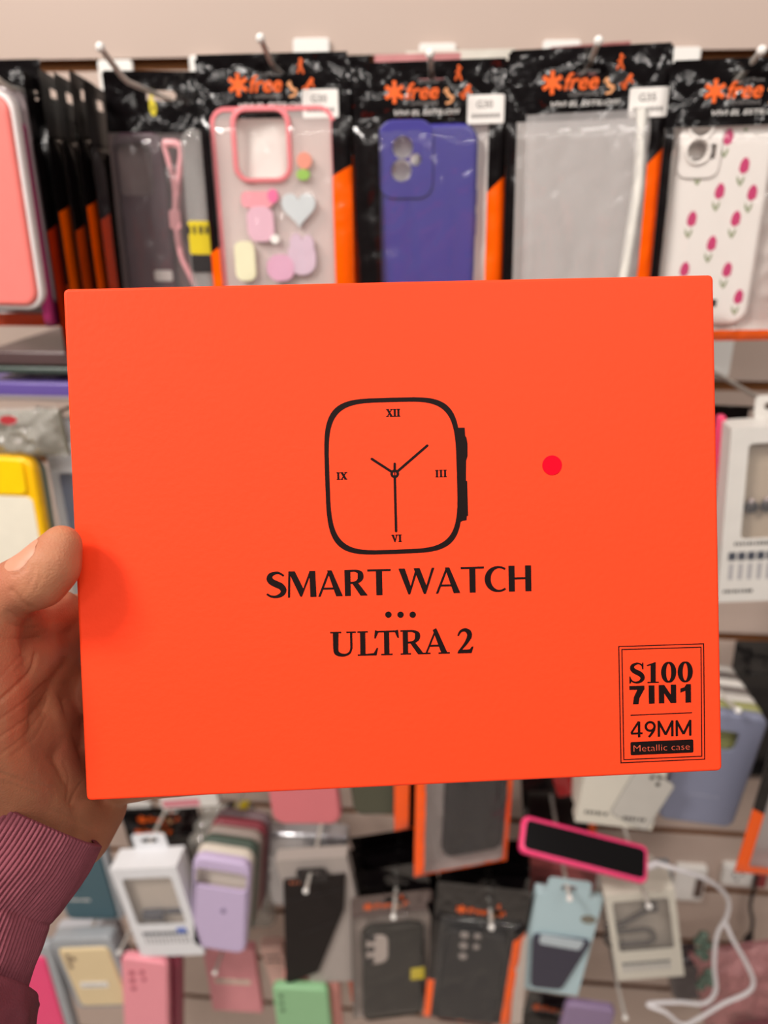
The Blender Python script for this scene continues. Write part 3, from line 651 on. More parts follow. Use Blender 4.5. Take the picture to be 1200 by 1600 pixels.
# ribbed cuff and sleeve
def sleeve(name, P, m, ribs=0, amp=0, NT=600, NS=70, thick=.0022, mouth=True, folds=0, seed=0):
    C = spline([p[0] for p in P], 10); n = len(C)-1
    ra = interp([p[1] for p in P], 10); rb = interp([p[2] for p in P], 10); V = []; F = []
    def cen(t): k = t*n; i = min(int(k), n-1); return C[i].lerp(C[i+1], k-i), ra[i]+(ra[i+1]-ra[i])*(k-i), rb[i]+(rb[i+1]-rb[i])*(k-i)
    rings = [(0, -thick*1.4), (0.004, -thick)] if mouth else []
    rows = [(0.022, -thick*1.3), (.006, -thick*1.2), (0, -thick*.5)]+[(j/NS, 0) for j in range(NS+1)]
    for t, din in rows:
        c, r1, r2 = cen(t); c2, _, _ = cen(min(1, t+.02)); c1, _, _ = cen(max(0, t-.02)); ax = (c2-c1).normalized()
        e1 = (cR-ax*cR.dot(ax)).normalized(); e2 = ax.cross(e1)
        for k in range(NT):
            th = 2*PI*k/NT
            rip = (abs(math.sin(ribs*th/2))**.7*amp) if ribs and din == 0 else 0
            fo = folds*(noise.noise(Vector((math.cos(th)*2, math.sin(th)*2, t*3+seed)))+.5*noise.noise(Vector((math.cos(th)*5, math.sin(th)*5, t*9+seed))))
            edge = -.0012*max(0, 1-t*60)**2 if din == 0 else 0
            V.append(c+e1*(math.cos(th)*(r1+rip+din+fo+edge))+e2*(math.sin(th)*(r2+rip+din+fo+edge)))
    R_ = len(rows)
    for j in range(R_-1):
        for k in range(NT): F.append((j*NT+k, j*NT+(k+1) % NT, (j+1)*NT+(k+1) % NT, (j+1)*NT+k))
    g = G(); g.add(V, F); return local(g).build(name, m, per, True)
knit = mat('maroon_rib_knit', (128, 70, 80), .9, .15, 0, .08, 300, .25, 1500)
knit2 = mat('maroon_jersey', (112, 58, 67), .9, .15, 0, .06, 200, .2, 1600)
sleeve('sleeve_cuff', [(pz(44, 1266, .306), .0322, .0285), (pz(10, 1322, .300), .0322, .0285), (pz(-38, 1392, .292), .0312, .028), (pz(-70, 1460, .284), .0312, .028), (pz(-108, 1550, .275), .0310, .0285)], knit, 118, .00075, 944, 60, .002, folds=.0012, seed=3)
sleeve('sleeve', [(pz(-98, 1534, .277), .0320, .030), (pz(-106, 1550, .2745), .0365, .034), (pz(-118, 1580, .270), .0390, .036), (pz(-146, 1635, .262), .0385, .036), (pz(-240, 1780, .242), .043, .040), (pz(-350, 1960, .22), .046, .044)], knit2, 0, 0, 200, 50, .003, folds=.002, seed=9)

# ------------------------------------------------------------------ top row: zip bags on hooks
GT = 'black zip bags hanging in the top row'
def rowbag(hk, tl, tr, y, h, label, group=GT, **k):
    f = fr(tl, tr, (tl[0], tl[1]+100), y, h=h); return f, bag(f, label, group, hk, **k)
hk2 = hook((407, 60), 'wire hook holding the bag with the pink charm case')
hk3 = hook((672, 84), 'wire hook holding the bag with the blue case', rise=.006)
hk4 = hook((935, 64), 'white wire hook holding the bag with clear plastic in it')
hk5 = hook((1190, 79), 'white wire hook holding the tulip case bag')
hk1 = hook((157, 74), 'long bare wire hook above the bag with the plum case', ytip=-.25, rise=.014)
hk0 = hook((-42, 92), 'wire hook at the far left above the coral case', ytip=-.25)
silver = mat('silver_bag_back', (186, 180, 178), .35, .5, .2, .08, 30, .4, 40)
smoky = film('smoky_film', .12, (.80, .78, .78), .8, 22, .12, (1, 1, .3), (.5, .47, .47))
whiteback = mat('white_insert', (226, 220, 214), .5, .4, 0, .03, 30, .2, 40)
blackback = mat('black_bag_back', (18, 14, 15), .35, .5, 0, .1, 40, .3, 50)

# bag with the pink charm case
f2, b2 = rowbag(hk2, (303, 86), (546, 80), -.183, .212, 'black zip bag with pink-rimmed clear case decorated with pastel charms', split=-.107, slope=.55, win=(-.052, .046), head=.0425, sticker='G30', seed=2, back=whiteback)
CY2 = -.1845
fc = fr((326, 168), (522, 164), (334, 440), CY2, h=.163); Wc, Hc = fc[1], fc[2]
o = case(fc, 'clear phone case with pink rim and pastel charms inside a zip bag', film('rosy_clear_plastic', .40, (.97, .93, .92), .1, 10, .2, (1, 1, 1), (.88, .78, .75), ior=1.3), [('p', -.0085, -.026, .040, .047, .010)], None, .0085, .012)
pink = mat('pink_plastic', (232, 128, 134), .35, .5, 0, .03)
g = G(); plate(g, rr(Wc, Hc, .012, 0, -Hc/2), [rr(Wc-.006, Hc-.006, .009, 0, -Hc/2)], -.0007, .006); g.build('rim', pink, o)
g = G(); pillow_plate(g, .046, .053, .012, -.003, .001, .0014, -.0085, -.026, [rr(.039, .046, .009, -.0085, -.026, 5)]); g.build('camera_surround', pink, o, True)
CHN = 0
def charm(name, rgb, outline, y0=-.0032, y1=-.0003):
    global CHN; CHN = CHN+1; g = G(); plate(g, outline, (), y0-.00012*CHN, y1); g.build(name, mat('charm_%d_%d_%d' % rgb, rgb, .4, .5, 0, .04), o)
def PXL(f, px, py):   # pixel -> local x,z on an item's front plane
    M = f[0]; n = M.col[1].to_3d(); d = ray(px, py); q = CAM+d*((M.translation-CAM).dot(n)/d.dot(n)); l = M.inverted() @ q; return l.x, l.z
def px2(x, y): return PXL(fc, 280+x/3.81, 40+y/3.81)
charm('charm', (232, 150, 128), circ(*px2(748, 805), .0058, 14, .006)); charm('charm', (150, 196, 84), circ(*px2(742, 888), .0052, 14, .004))
charm('charm', (238, 158, 168), rr(.025, .0115, .004, *px2(470, 1035))); charm('charm', (238, 112, 160), circ(*px2(562, 1015), .0042, 10, .0052))
hx, hz = px2(715, 1085)
heart = [(hx+.0011*.8*(16*math.sin(t)**3)*.95, hz+.0011*.8*(13*math.cos(t)-5*math.cos(2*t)-2*math.cos(3*t)-math.cos(4*t))) for t in [2*PI*i/28 for i in range(28)]]
charm('charm', (205, 212, 214), heart)
charm('charm', (226, 182, 198), rr(.021, .026, .008, *px2(490, 1180))); charm('charm', (246, 244, 238), circ(*px2(575, 1270), .0035, 12))
charm('charm', (214, 190, 206), rr(.022, .026, .010, *px2(735, 1380))); charm('charm', (214, 190, 206), circ(*px2(700, 1290), .005, 10, .007)); charm('charm', (214, 190, 206), circ(*px2(770, 1300), .005, 10, .007))
charm('charm', (222, 170, 196), rr(.022, .02, .009, *px2(610, 1440))); charm('charm', (236, 232, 196), rr(.016, .03, .006, *px2(400, 1400)))

# bag with the blue case
f3, b3 = rowbag(hk3, (549, 99), (795, 90), -.186, .212, 'black zip bag with a blue-violet phone case inside', split=-.128, slope=.9, win=(-.040, .047), head=.0415, sticker='G30', seed=5, back=whiteback, stickerx=.038)
fc = fr((592, 194), (748, 191), (582, 440), -.189, h=.160); Wc, Hc = fc[1], fc[2]
def px3(x, y): return PXL(fc, 530+x/3.81, 40+y/3.81)
cc = [('c', *px3(378, 725), .0078), ('c', *px3(370, 862), .0078), ('c', *px3(455, 798), .0044)]
ix, iz = px3(390, 800)
o = case(fc, 'blue-violet phone case with three round camera holes inside a zip bag', mat('blue_violet_silicone', (54, 48, 134), .4, .5, 0, .04), cc, (ix+.001, iz, .041, .054, .011), .0095, .013)

# bag holding only clear plastic
f4, b4 = rowbag(hk4, (795, 79), (1054, 66), -.192, .215, 'black zip bag holding only a crumpled clear sleeve', split=-.121, slope=1.0, win=(-.0535, .0475), head=.0455, sticker='G35', seed=8, back=mat('grey_insert', (190, 182, 176), .5, .4, 0, .05, 20, .3, 30), film_=film('crumpled_film', .22, (.95, .95, .95), .8, 22, .14, (1, 1, .35), (.80, .78, .77)), stickerx=.039)
fs = fr((822, 180), (1012, 170), (812, 440), -.1945, h=.165); Ws, Hs = fs[1], fs[2]
o = thing('clear_sleeve', fs[0], 'crumpled clear plastic sleeve inside a zip bag', 'sleeve')
rn = random.Random(4); g = G(); xs = cuts(-Ws/2, Ws/2, (), .004); zs = cuts(-Hs, 0, (), .004)
g.add(*sheet(xs, zs, lambda x, z: -.0018*noise.noise(Vector((x*45, z*20+x*25, 3)))-.001*noise.noise(Vector((x*120, z*60, 8))), lambda x, z: True)); g.build('sleeve_film', film('sleeve_film', .35, (.92, .92, .92), .5, 30, .12, (1, 1, .4), (.72, .69, .68)), o, True)
g = G(); tube(g, [(Ws/2-.004, -.001, 0), (Ws/2-.003, -.0015, -.05), (Ws/2-.008, -.001, -.11), (Ws/2-.014, 0, -.16)], [.0035, .004, .004, .003], 10); g.build('rolled_edge', mat('white_plastic_edge', (226, 224, 216), .3), o, True)

# tulip case bag
f5, b5 = rowbag(hk5, (1050, 95), (1318, 84), -.200, .191, 'black zip bag with a white tulip-printed case inside', split=-.150, slope=1.2, win=(-.055, .048), head=.0415, seed=11, back=mat('grey_insert', (190, 182, 176), .5), tb=.013, wbot=.009)
fc = fr((1066, 152), (1224, 148), (1028, 494), -.1962, h=.157); Wc, Hc = fc[1], fc[2]
def px5(x, y): return PXL(fc, 1000+x/3.265, 40+y/3.265)
cc = [('c', *px5(312, 510), .0072), ('c', *px5(292, 640), .0072), ('p', *px5(372, 642), .0042, .0105, .002)]
ix, iz = px5(310, 600)
o = case(fc, 'white phone case printed with pink tulips inside a zip bag', mat('white_silicone', (232, 226, 220), .45, .45, 0, .02), cc, (ix, iz, .030, .047, .008), .0095, .013, rings=False)
for c in cc[:2]:
    g = G(); tube(g, [(c[1]+(c[3]+.0012)*math.cos(k*PI/12), -.0022, c[2]+(c[3]+.0012)*math.sin(k*PI/12)) for k in range(25)], .0012, 8, cap=False); g.build('lens_ring', mat('white_silicone', (232, 226, 220)), o, True)
mag, grn = mat('magenta_print', (196, 44, 104), .5), mat('leaf_green_print', (128, 140, 96), .5)
for q in ((448, 575), (530, 722), (404, 852), (182, 855), (262, 993), (486, 992), (145, 1118), (363, 1118), (225, 1250), (442, 1252), (560, 440), (330, 1370), (590, 1130), (570, 860), (310, 718), (250, 1400), (500, 1390)):
    x, z = px5(*q)
    if abs(x) > Wc/2-.006: continue
    if q == (310, 718) or q == (560, 440): pass
    g = G(); lo, ro = strokepoly([(x+.0006, z+.0062), (x+.0005, z+.003), (x, z-.002), (x-.0006, z-.0042)], [.0022, .0062, .0066, .002])
    if q not in ((310, 718), (560, 440)): plate(g, lo+ro[::-1], (), -.00025, .0002); g.build('tulip_print', mag, o)
    g = G()
    for dx in (-.0028, .0022):
        lo, ro = strokepoly([(x-.001, z-.0125), (x-.001+dx*.6, z-.009), (x-.001+dx, z-.006)], [.0006, .0018, .0004]); plate(g, lo+ro[::-1], (), -.00025, .0002)
    g.build('leaf_print', grn, o)

# plum case bag on the long bare hook
f1 = fr((158, 110), (324, 112), (163, 210), -.142, h=.212)
b1 = bag(f1, 'clear-fronted bag with a dark header, holding a plum case and pink cable', GT, hk1, head=.0445, win=(-.060, .060), split=-.30, slope=0, logo=False, bar=False, film_=smoky, seed=14, back=mat('grey_brown_back', (130, 112, 112), .4, .4, 0, .1, 30, .3, 40))
g = G(); put_text(g, '6', .004-.01, -.031, .006, .018, -.0010, .05); g.build('number_print', mat('yellow_print', (214, 196, 40), .5), b1)
fc = fr((172, 206), (252, 206), (190, 440), -.1445, h=.158)
o = case(fc, 'plum translucent phone case with smoky camera window inside clear bag', mat('plum_plastic', (86, 62, 72), .3, .5, 0, .06), [('p', -.004, -.028, .030, .040, .007)], None, .008, .010)
g = G(); pillow_plate(g, .016, .009, .002, -.0012, -.0003, .0003, .012, -.112); g.build('price_sticker', WHITE(), o)
M1 = f1[0]
o = thing('pink_cable', M1 @ Matrix.Translation((.007, -.0045, -.052)), 'pink cable coiled beside the plum case inside clear bag', 'cable')
g = G(); tube(g, spline([(-.002, 0, .0), (.012, 0, -.003), (.008, 0, -.03), (.004, 0, -.055), (.006, 0, -.085), (.016, 0, -.11), (.026, 0, -.14)], 5), .0032, 8); tube(g, spline([(-.002, 0, .0), (.004, 0, -.03), (.003, 0, -.052)], 5), .0022, 8); g.build('cord', mat('pink_cord', (222, 160, 164), .45), o, True)
g = G(); pillow_plate(g, .010, .016, .003, -.003, .003, .001, .0035, -.058); g.build('plug', mat('pink_cord', (222, 160, 164)), o, True)
# silver tube pack with yellow label between the plum bag and the charm bag
ft = fr((279, 200), (321, 200), (297, 440), -.166, h=.165)
o = thing('clear_tube', ft[0], 'clear rounded blister tube with a yellow and black label, hanging beside the charm case bag', 'package')
g = G(); pillow_plate(g, ft[1], ft[2], .014, -.004, .012, .006, 0, -ft[2]/2, n=6); g.build('blister_shell', film('blister_tube', .3, (.9, .9, .9), .35, 30, .1, (1, 1, .2), (.66, .64, .62)), o, True)
zt = PXL(ft, 300, 345)[1]; zb_ = PXL(ft, 300, 397)[1]
g = G(); pillow_plate(g, ft[1]*.86, zt-zb_, .002, -.0052, -.0042, .0004, .001, (zt+zb_)/2); lb = g.build('label_band', mat('yellow_label', (212, 190, 30), .4), o)
g = G(); dashes(g, -.009, .011, (zt+zb_)/2+.006, .006, -.0054, 4, rn); g.build('label_print', PBLACK(), lb)
g = G(); pillow_plate(g, ft[1]*.8, .014, .002, -.0052, -.0042, .0004, .001, zb_-.007); g.build('label_band', PBLACK(), o)

# the bags behind each front bag
words = ['second', 'third', 'fourth', 'fifth']
for hk, f, nm, col, sd, sg in ((hk2, f2, 'charm case', (255, 96, 0), 20, 1), (hk3, f3, 'blue case', (255, 96, 0), 30, 1), (hk4, f4, 'crumpled sleeve', (255, 96, 0), 40, 1), (hk5, f5, 'tulip case', (255, 96, 0), 50, -1)):
    for k in range(3):
        fb = off(f, sg*(.0015+.0042*k), .017*(k+1)+(.006 if f is f5 else 0), R.uniform(-.004, .004)+.002*k)
        bag(fb, '%s black zip bag on the hook, right behind the %s bag' % (words[k], nm), GT, hk, split=-.10-.012*k, slope=.6+.3*k, seed=sd+k, logo=False, bar=False, fine=False, back=blackback, film_=False if k else CLEAR(), win=(-.047, .047))
# pale and pink bag tops sticking up behind the blue case bag
fb = fr((585, 86), (720, 82), (585, 200), -.122, h=.16); bag(fb, 'dusty pink bag whose top shows above the blue case bag', GT, hk3, logo=False, bar=False, headmat=mat('dusty_pink_foil', (196, 130, 130), .35, .5, 0, .1, 40, .4, 50), film_=False, fine=False, back=blackback, seed=61)
fb = fr((634, 80), (805, 76), (634, 200), -.108, h=.16); bag(fb, 'off-white bag whose top shows above the blue case bag', GT, hk3, logo=False, bar=False, headmat=mat('off_white_foil', (214, 208, 196), .35, .5, 0, .05, 40, .4, 50), film_=False, fine=False, back=blackback, seed=62)
fb = fr((860, 74), (985, 64), (860, 200), -.110, h=.16); bag(fb, 'maroon printed bag top showing above the crumpled sleeve bag', GT, hk4, logo=False, bar=False, headmat=mat('maroon_foil', (150, 86, 84), .4, .5, 0, .2, 60, .4, 50), film_=False, fine=False, back=blackback, seed=63)

# far left: coral case with two more behind it, then bags seen edge-on
def leftcase(x0, x1, y, label, m, rim, top, bot):
    f = fr((x0, top), (x1, top), (x0+40, bot), y); o = case(f, label, m, [('p', -.012, -.022, .03, .034, .008)], None, .009, .012, 'cases in clear trays at the far left')
    w_, h_ = f[1], f[2]; g = G(); pillow_plate(g, w_+.007, h_+.006, .014, .003, .0125, .002, 0, -h_/2, [rr(w_+.0008, h_+.0008, .0125, 0, -h_/2)]); g.build('rim', rim, o, True); return f, o
fl, o = leftcase(-125, 8, -.222, 'coral pink phone case in a white tray at the far left', mat('coral_silicone', (244, 128, 120), .35, .5, 0, .05), mat('white_tray', (228, 220, 218), .3, .5), 146, 476)
f_, o = leftcase(-110, 27, -.205, 'grey phone case tray just behind the coral case', mat('grey_silicone', (150, 140, 142), .4), mat('grey_tray', (150, 136, 138), .3, .5), 141, 480)
GE = 'black zip bags seen edge-on at the far left'
fb = fr((-150, 96), (62, 92), (-110, 508), -.176)
bag(fb, 'flat black zip bag with orange bottom, behind the coral case', GE, hk0, split=-.17, slope=.1, seed=70, logo=False, bar=False, fine=False, back=silver, low=(226, 74, 20))
edge = [((34, 110), (74, 118), 'first edge-on black bag, next to the coral case, with a magenta case'), ((58, 106), (98, 114), 'second edge-on black bag at the far left with orange lower half'),
        ((82, 112), (122, 122), 'third edge-on black bag at the far left, slim and dark'), ((106, 108), (146, 120), 'fourth edge-on black bag at the far left with orange lower half'), ((128, 124), (168, 134), 'fifth edge-on black bag at the far left, beside the plum case bag')]
for k, (tl, tr, lb) in enumerate(edge):
    ya = -.205+.004*k; f = fr(tl, tr, (tl[0]+15, tl[1]+100), ya, yr=ya+.082, h=.208, level=True)
    bag(f, lb, GE, None, split=(-.10, -.088, -.10, -.084, -.088)[k], slope=.25, headmat=mat('matte_black_foil', (14, 11, 12), .5, .15, 0, .1, 40, .2, 50), cr=.0008, seed=80+k, logo=False, bar=False, t=.003, tb=.003, fine=False, win=(-.030, .02), film_=False if k else CLEAR(), back=mat('matte_black_foil', (14, 11, 12)), low=((190, 48, 14), (255, 98, 0), (196, 66, 10), (255, 92, 0), (190, 58, 8))[k], sticker='G20' if k in (0, 2) else None, stickerx=.02)
f = fr((34, 190), (66, 200), (62, 440), -.212, yr=-.158, h=.150, level=True)
case(f, 'magenta phone case seen edge-on between the coral case and black bags', mat('magenta_silicone', (150, 40, 92), .35), (), None, .007, .009, buttons=False)

# ------------------------------------------------------------------ second row, left of the box
hkL = hook((60, 640), 'wire hook behind the yellow case on the left', ytip=-.17)
GP = 'flat case packs stacked on the left hooks'
def flatpack(cx_, py, y, wd, dp, th, label, m, name='flat_case_pack'):
    c = pt(cx_, py, y); M = Matrix.Translation(c); o = thing(name, M, label, 'package', GP)
    g = G(); pillow_plate(g, wd, dp, .010, 0, th, .002, 0, 0); g.V = [(x, z+dp/2, -yy) for x, yy, z in g.V]; g.build('tray', m, o, True); return o
o = flatpack(55, 616, -.195, .10, .16, .006, 'lowest pale grey pack of the flat stack on the left', mat('grey_pack', (150, 140, 140), .3)); 
zst = pt(55, 616, -.195).z
def stack(cx_, lift, wd, dp, th, label, m, y=-.195):
    c = pt(cx_, 616, y); c.z = zst+lift; o = thing('flat_case_pack', Matrix.Translation(c), label, 'package', GP)
    g = G(); pillow_plate(g, wd, dp, .010, 0, th, .002); g.V = [(x, z+dp/2, -yy) for x, yy, z in g.V]; g.build('tray', m, o, True); return o
o = stack(52, .0102, .105, .172, .013, 'purple case pack in the flat stack on the left', mat('purple_pack', (98, 80, 150), .35))
for dx in (-.022, .006):
    g = G(); pillow_plate(g, .016, .014, .004, 0, .0006, .0002, dx, .025); g.V = [(x, z+.0, -yy+.0006) for x, yy, z in g.V]; g.build('lens_hole', mat('pale_lilac', (176, 166, 196), .4), o)
stack(66, .0235, .10, .15, .006, 'dark green case pack above the purple one in the flat stack', mat('dark_green_pack', (62, 74, 68), .35))
stack(74, .0368, .10, .15, .012, 'dark brown case pack on top of the flat stack on the left', mat('dark_brown_pack', (84, 66, 66), .3))
# crumpled clear bag under the flat stack
f = fr((-40, 640), (88, 636), (-40, 716), -.205)
o = thing('crumpled_bag', f[0], 'crumpled shiny clear bag above the yellow case', 'bag'); w_, h_ = f[1], f[2]
g = G(); g.add(*sheet(cuts(-w_/2, w_/2, (), .003), cuts(-h_, 0, (), .003), lambda x, z: -.012*(1-abs(2*x/w_)**3)*(1-abs(2*z/h_+1)**3)*(1+1.2*noise.noise(Vector((x*70, z*70, 1))))-.004*noise.noise(Vector((x*160, z*160, 5))), lambda x, z: True))
g.build('film', film('shiny_crumple', .35, (.9, .9, .88), .8, 50, .08, (1, 1, 1), (.62, .60, .55)), o, True)
g = G(); box(g, -w_/2, w_/2, .004, .008, -h_, -.004); g.build('backing_card', mat('grey_olive_card', (126, 122, 108), .5), o)
g = G(); flat(g, circ(w_*.02, -.006, .008, 14, .004), (), -.0165); g.build('red_print', mat('red_print', (176, 50, 56), .5), o)
# yellow case
f = fr((-75, 712), (50, 716), (-47, 1000), -.215); w_, h_ = f[1], f[2]
o = case(f, 'yellow phone case with a frosted white back and sliding lens cover on the left', mat('yellow_silicone', (246, 190, 10), .35, .5, 0, .03), (), None, .0095, .012)
g = G(); pillow_plate(g, w_-.012, h_-.040, .006, -.0006, .002, .0005, 0, -h_/2-.016); g.build('frosted_back', mat('frosted_cream', (232, 226, 208), .4), o, True)
xr, zc_ = PXL(f, 40, 745); g = G(); pillow_plate(g, xr+w_/2-.004, .033, .007, -.0022, .001, .0010, (xr-w_/2+.004)/2, zc_); g.build('lens_cover', mat('lens_cover_yellow', (250, 206, 8), .35), o, True)
f = fr((-60, 716), (60, 722), (-30, 990), -.196); o = case(f, 'sage green clear-edged case hanging just behind the yellow case', mat('sage_plastic', (120, 130, 110), .3), (), None, .012, .012)
# white carton with blue-grey window, mostly hidden by the orange box
f = fr((70, 700), (190, 700), (108, 930), -.165); w_, h_ = f[1], f[2]
carton(f, .022, 'white hanging carton with blue-grey window beside the yellow case', mat('white_gloss_carton', (226, 227, 230), .35), (0, -h_*.52, w_-.016, h_*.72), inner=mat('blue_grey_board', (150, 160, 182), .5), tab=(.05, .026))

# ------------------------------------------------------------------ second row, right of the box
hkR = hook((1238, 628), 'wire hook behind the earphone carton on the right', ytip=-.20)
f = fr((1108, 632), (1300, 640), (1118, 720), -.150, h=.16); bag(f, 'black zip bag whose header shows above the earphone carton', None, hkR, logo=False, bar=False, fine=False, film_=False, back=blackback, seed=91)
g = G(); M = f[0]
f = fr((1126, 650), (1133, 650), (1130, 692), -.172); o = thing('pink_case_edge', f[0], 'sliver of a hot pink case beside the earphone carton', 'phone case')
g = G(); pillow_plate(g, f[1]+.004, .12, .003, 0, .008, .002, 0, -.06); g.build('shell', mat('hot_pink', (226, 62, 106), .35), o, True)
f = fr((1143, 670), (1312, 660), (1128, 941), -.195); w_, h_ = f[1], f[2]
def pc(x, y): return PXL(f, x, y)
wx0, wz0 = pc(1161, 694); wx1, wz1 = pc(1300, 836); wx0 = pc(1150, 836)[0]
o = carton(f, .028, 'white window carton with two earphone tips on the right, above the grey-blue case', mat('white_carton', (214, 211, 205), .45, .4), ((wx0+.004-wx0)/2, (wz0+wz1)/2, -2*wx0-.004, wz0-wz1), inner=mat('sand_board', (196, 178, 156), .6), icons=(-w_/2+.006, w_/2-.006, pc(1140, 876)[1], 9, .0078), text=[(-w_/2+.010, w_/2-.010, pc(1150, 850)[1], .0028, 22), (-w_/2+.004, -.012, pc(1140, 924)[1], .003, 9)], tab=(.03, .020))
for q, lab in (((1174, 792), 'left'), ((1199, 790), 'right')):
    c = pt(*q, -.1888); e = thing('earphone', Matrix.Translation(c), 'black earphone bud in the carton window, %s' % ('by the window edge' if lab == 'left' else 'second from the window edge'), 'earphone', 'earphones in the carton')
    g = G(); ball(g, (0, 0, 0), .0060, 14, 10, 1, .6, 1); g.build('bud', mat('black_rubber', (36, 32, 34), .35), e, True)
    g = G(); ball(g, (-.001, .0, .0052), .0030, 10, 6); g.build('silver_tip', mat('silver', (196, 180, 178), .25, .5, .6), e, True)

# lower right: stack of cases with a grey-blue one in front
hkS = hook((1153, 1110), 'wire hook through the stack behind the grey-blue case', ytip=-.2)
GS = 'cases stacked on the hook behind the grey-blue case'
f = fr((1078, 1108), (1204, 1124), (1058, 1284), -.190); w_, h_ = f[1], f[2]
def pg(x, y): return PXL(f, x, y)
o = case(f, 'grey-blue phone case at the front of the stack on the lower right', mat('grey_blue_silicone', (128, 132, 154), .45, .4, 0, .03), [('p', *pg(1128, 1158), .030, .024, .006)], None, .0095, .010)
g = G(); dashes(g, -.014, .016, pg(1125, 1246)[1], .003, -.0003, 8, rn); g.build('embossed_print', mat('pale_blue_print', (146, 150, 170), .5), o)
for k, (rgb, lb) in enumerate((((150, 150, 96), 'olive'), ((196, 192, 186), 'pale grey'), ((110, 102, 98), 'taupe'), ((206, 202, 196), 'off-white'), ((92, 84, 80), 'dark brown'), ((170, 164, 158), 'stone grey'))):
    fb = off(f, -.001*k, .0122*(k+1), .001+.0005*k)
    case(fb, '%s phone case in the stack behind the grey-blue case' % lb, mat('stack_%s' % lb, rgb, .4), (), None, .0095, .010, GS, buttons=False)
f = fr((1150, 1000), (1330, 1004), (1150, 1100), -.055, h=.19); bag(f, 'black zip bag at the right edge, behind the grey-blue case stack', None, None, logo=False, bar=False, fine=False, film_=False, back=blackback, seed=95, split=-.4)
f = fr((1218, 1120), (1330, 1130), (1176, 1300), -.225, h=.185); bag(f, 'zip bag with orange lower corner at the right edge, beside the grey-blue case', None, None, logo=False, bar=False, head=.02, fine=False, back=silver, seed=96, split=-.105, slope=0, win=(-.045, .045), wbot=.016, hole=False)

# ------------------------------------------------------------------ lower rows
GB = 'black zip bags hanging in the lower rows'
rd = random.Random(21)
# hooks of the lower row: arms come out towards the viewer
hA = hook((214, 1352), 'wire hook carrying the white carton with the window', ytip=-.185, rise=.004)
hB = hook((346, 1322), 'wire hook carrying the lavender case stack', ytip=-.16, rise=.004)
hC = hook((478, 1392), 'wire hook in front of the black wallet pack', ytip=-.225, rise=.006)
hD = hook((615, 1433), 'wire hook in front of the olive-black case bag', ytip=-.225, rise=.006)
hE = hook((768, 1449), 'wire hook in front of the bag with the black case', ytip=-.225, rise=.006)
hF = hook((890, 1404), 'wire hook through the tab of the light blue carton', ytip=-.215, rise=.004)
hG = hook((1014, 1416), 'wire hook in front of the carton with the coiled cable', ytip=-.225, rise=.006)
hH = hook((977, 1590), 'wire hook above the purple pack at the bottom edge', ytip=-.2, rise=.004)
hI = hook((187, 1488), 'wire hook between the beige and pink cases', ytip=-.2, rise=.004)
hJ = hook((336, 1520), 'wire hook above the rose card pack', ytip=-.17, rise=.004)
hK = hook((132, 1470), 'wire hook on top of the beige case tray', ytip=-.19, rise=.004)

# things that hang just below the orange box
f = fr((206, 1120), (298, 1112), (205, 1268), -.165); o = carton(f, .018, 'white carton end peeking out under the orange box, left', mat('white_carton', (214, 211, 205)))
g = G(); box(g, -f[1]/2+.002, f[1]*.18, -.0003, .0001, -f[2]+.002, -f[2]+.012); g.build('pink_print', mat('pink_print', (206, 128, 138), .5), o)
for k in range(2):
    fb = fr((186+4*k, 1266-3*k), (304+3*k, 1262-3*k), (186, 1400), -.085+.016*k, h=.18)
    b = bag(fb, '%s black zip bag behind the white window carton, lower left' % ('front' if k == 0 else 'back'), GB, hA, logo=False, bar=False, fine=False, film_=False, back=blackback, seed=101+k)
    if k == 0: bag_logo(b, fb[1], .046, zc=-.016, tagline=False); bag_logo(b, fb[1], .046, zc=-.036, tagline=False, sm=.9, xo=-.012)
GC = 'clear blister packs hanging one behind another'
for k in range(3):
    f = fr((292+9*k, 1304-22*k), (400-2*k, 1300-22*k), (300, 1420), -.125+.03*k, h=.15)
    o = thing('blister_pack', f[0], ['front clear blister pack with yellow label, behind the lavender stack', 'middle clear blister pack with yellow label under the orange box', 'rear clear blister pack with yellow label under the orange box'][k], 'package', GC)
    g = G(); pillow_plate(g, f[1], f[2], .012, -.010, .010, .008, 0, -f[2]/2); g.build('blister_shell', film('blister_grey', .35, (.85, .85, .83), .6, 40, .1, (1, 1, 1), (.52, .50, .46)), o, True)
    g = G(); pillow_plate(g, f[1]*.24, .012, .001, -.0115, -.0101, .0003, f[1]*.30, -.010); box(g, f[1]*.18, f[1]*.42, -.011, .006, -.0006, .0004); lb = g.build('label_band', mat('yellow_label', (206, 186, 30)), o)
    g = G(); box(g, f[1]*.02, f[1]*.175, -.011, .004, -.0004, .0005); g.build('black_label', PBLACK(), o)
f = fr((392, 1080), (508, 1078), (396, 1289), -.205); case(f, 'dusty rose phone case whose rounded lower end shows under the orange box', mat('dusty_rose_silicone', (214, 116, 122), .4, .5, 0, .03), (), None, .010, .014)
f = fr((524, 1080), (634, 1076), (517, 1276), -.198); case(f, 'dark olive phone case whose lower end shows under the orange box', mat('olive_silicone', (74, 74, 58), .4, .5, 0, .03), (), None, .0095, .011)
f = fr((400, 1290), (545, 1296), (404, 1330), -.115, h=.12); o = thing('silver_tray', f[0], 'shiny silver blister tray behind the lavender stack and wallet pack', 'package'); g = G(); pillow_plate(g, f[1], f[2], .006, -.012, .012, .006, 0, -f[2]/2); g.build('tray', mat('silver_foil', (190, 190, 194), .18, .5, .7, .1, 30, .6, 40), o, True)
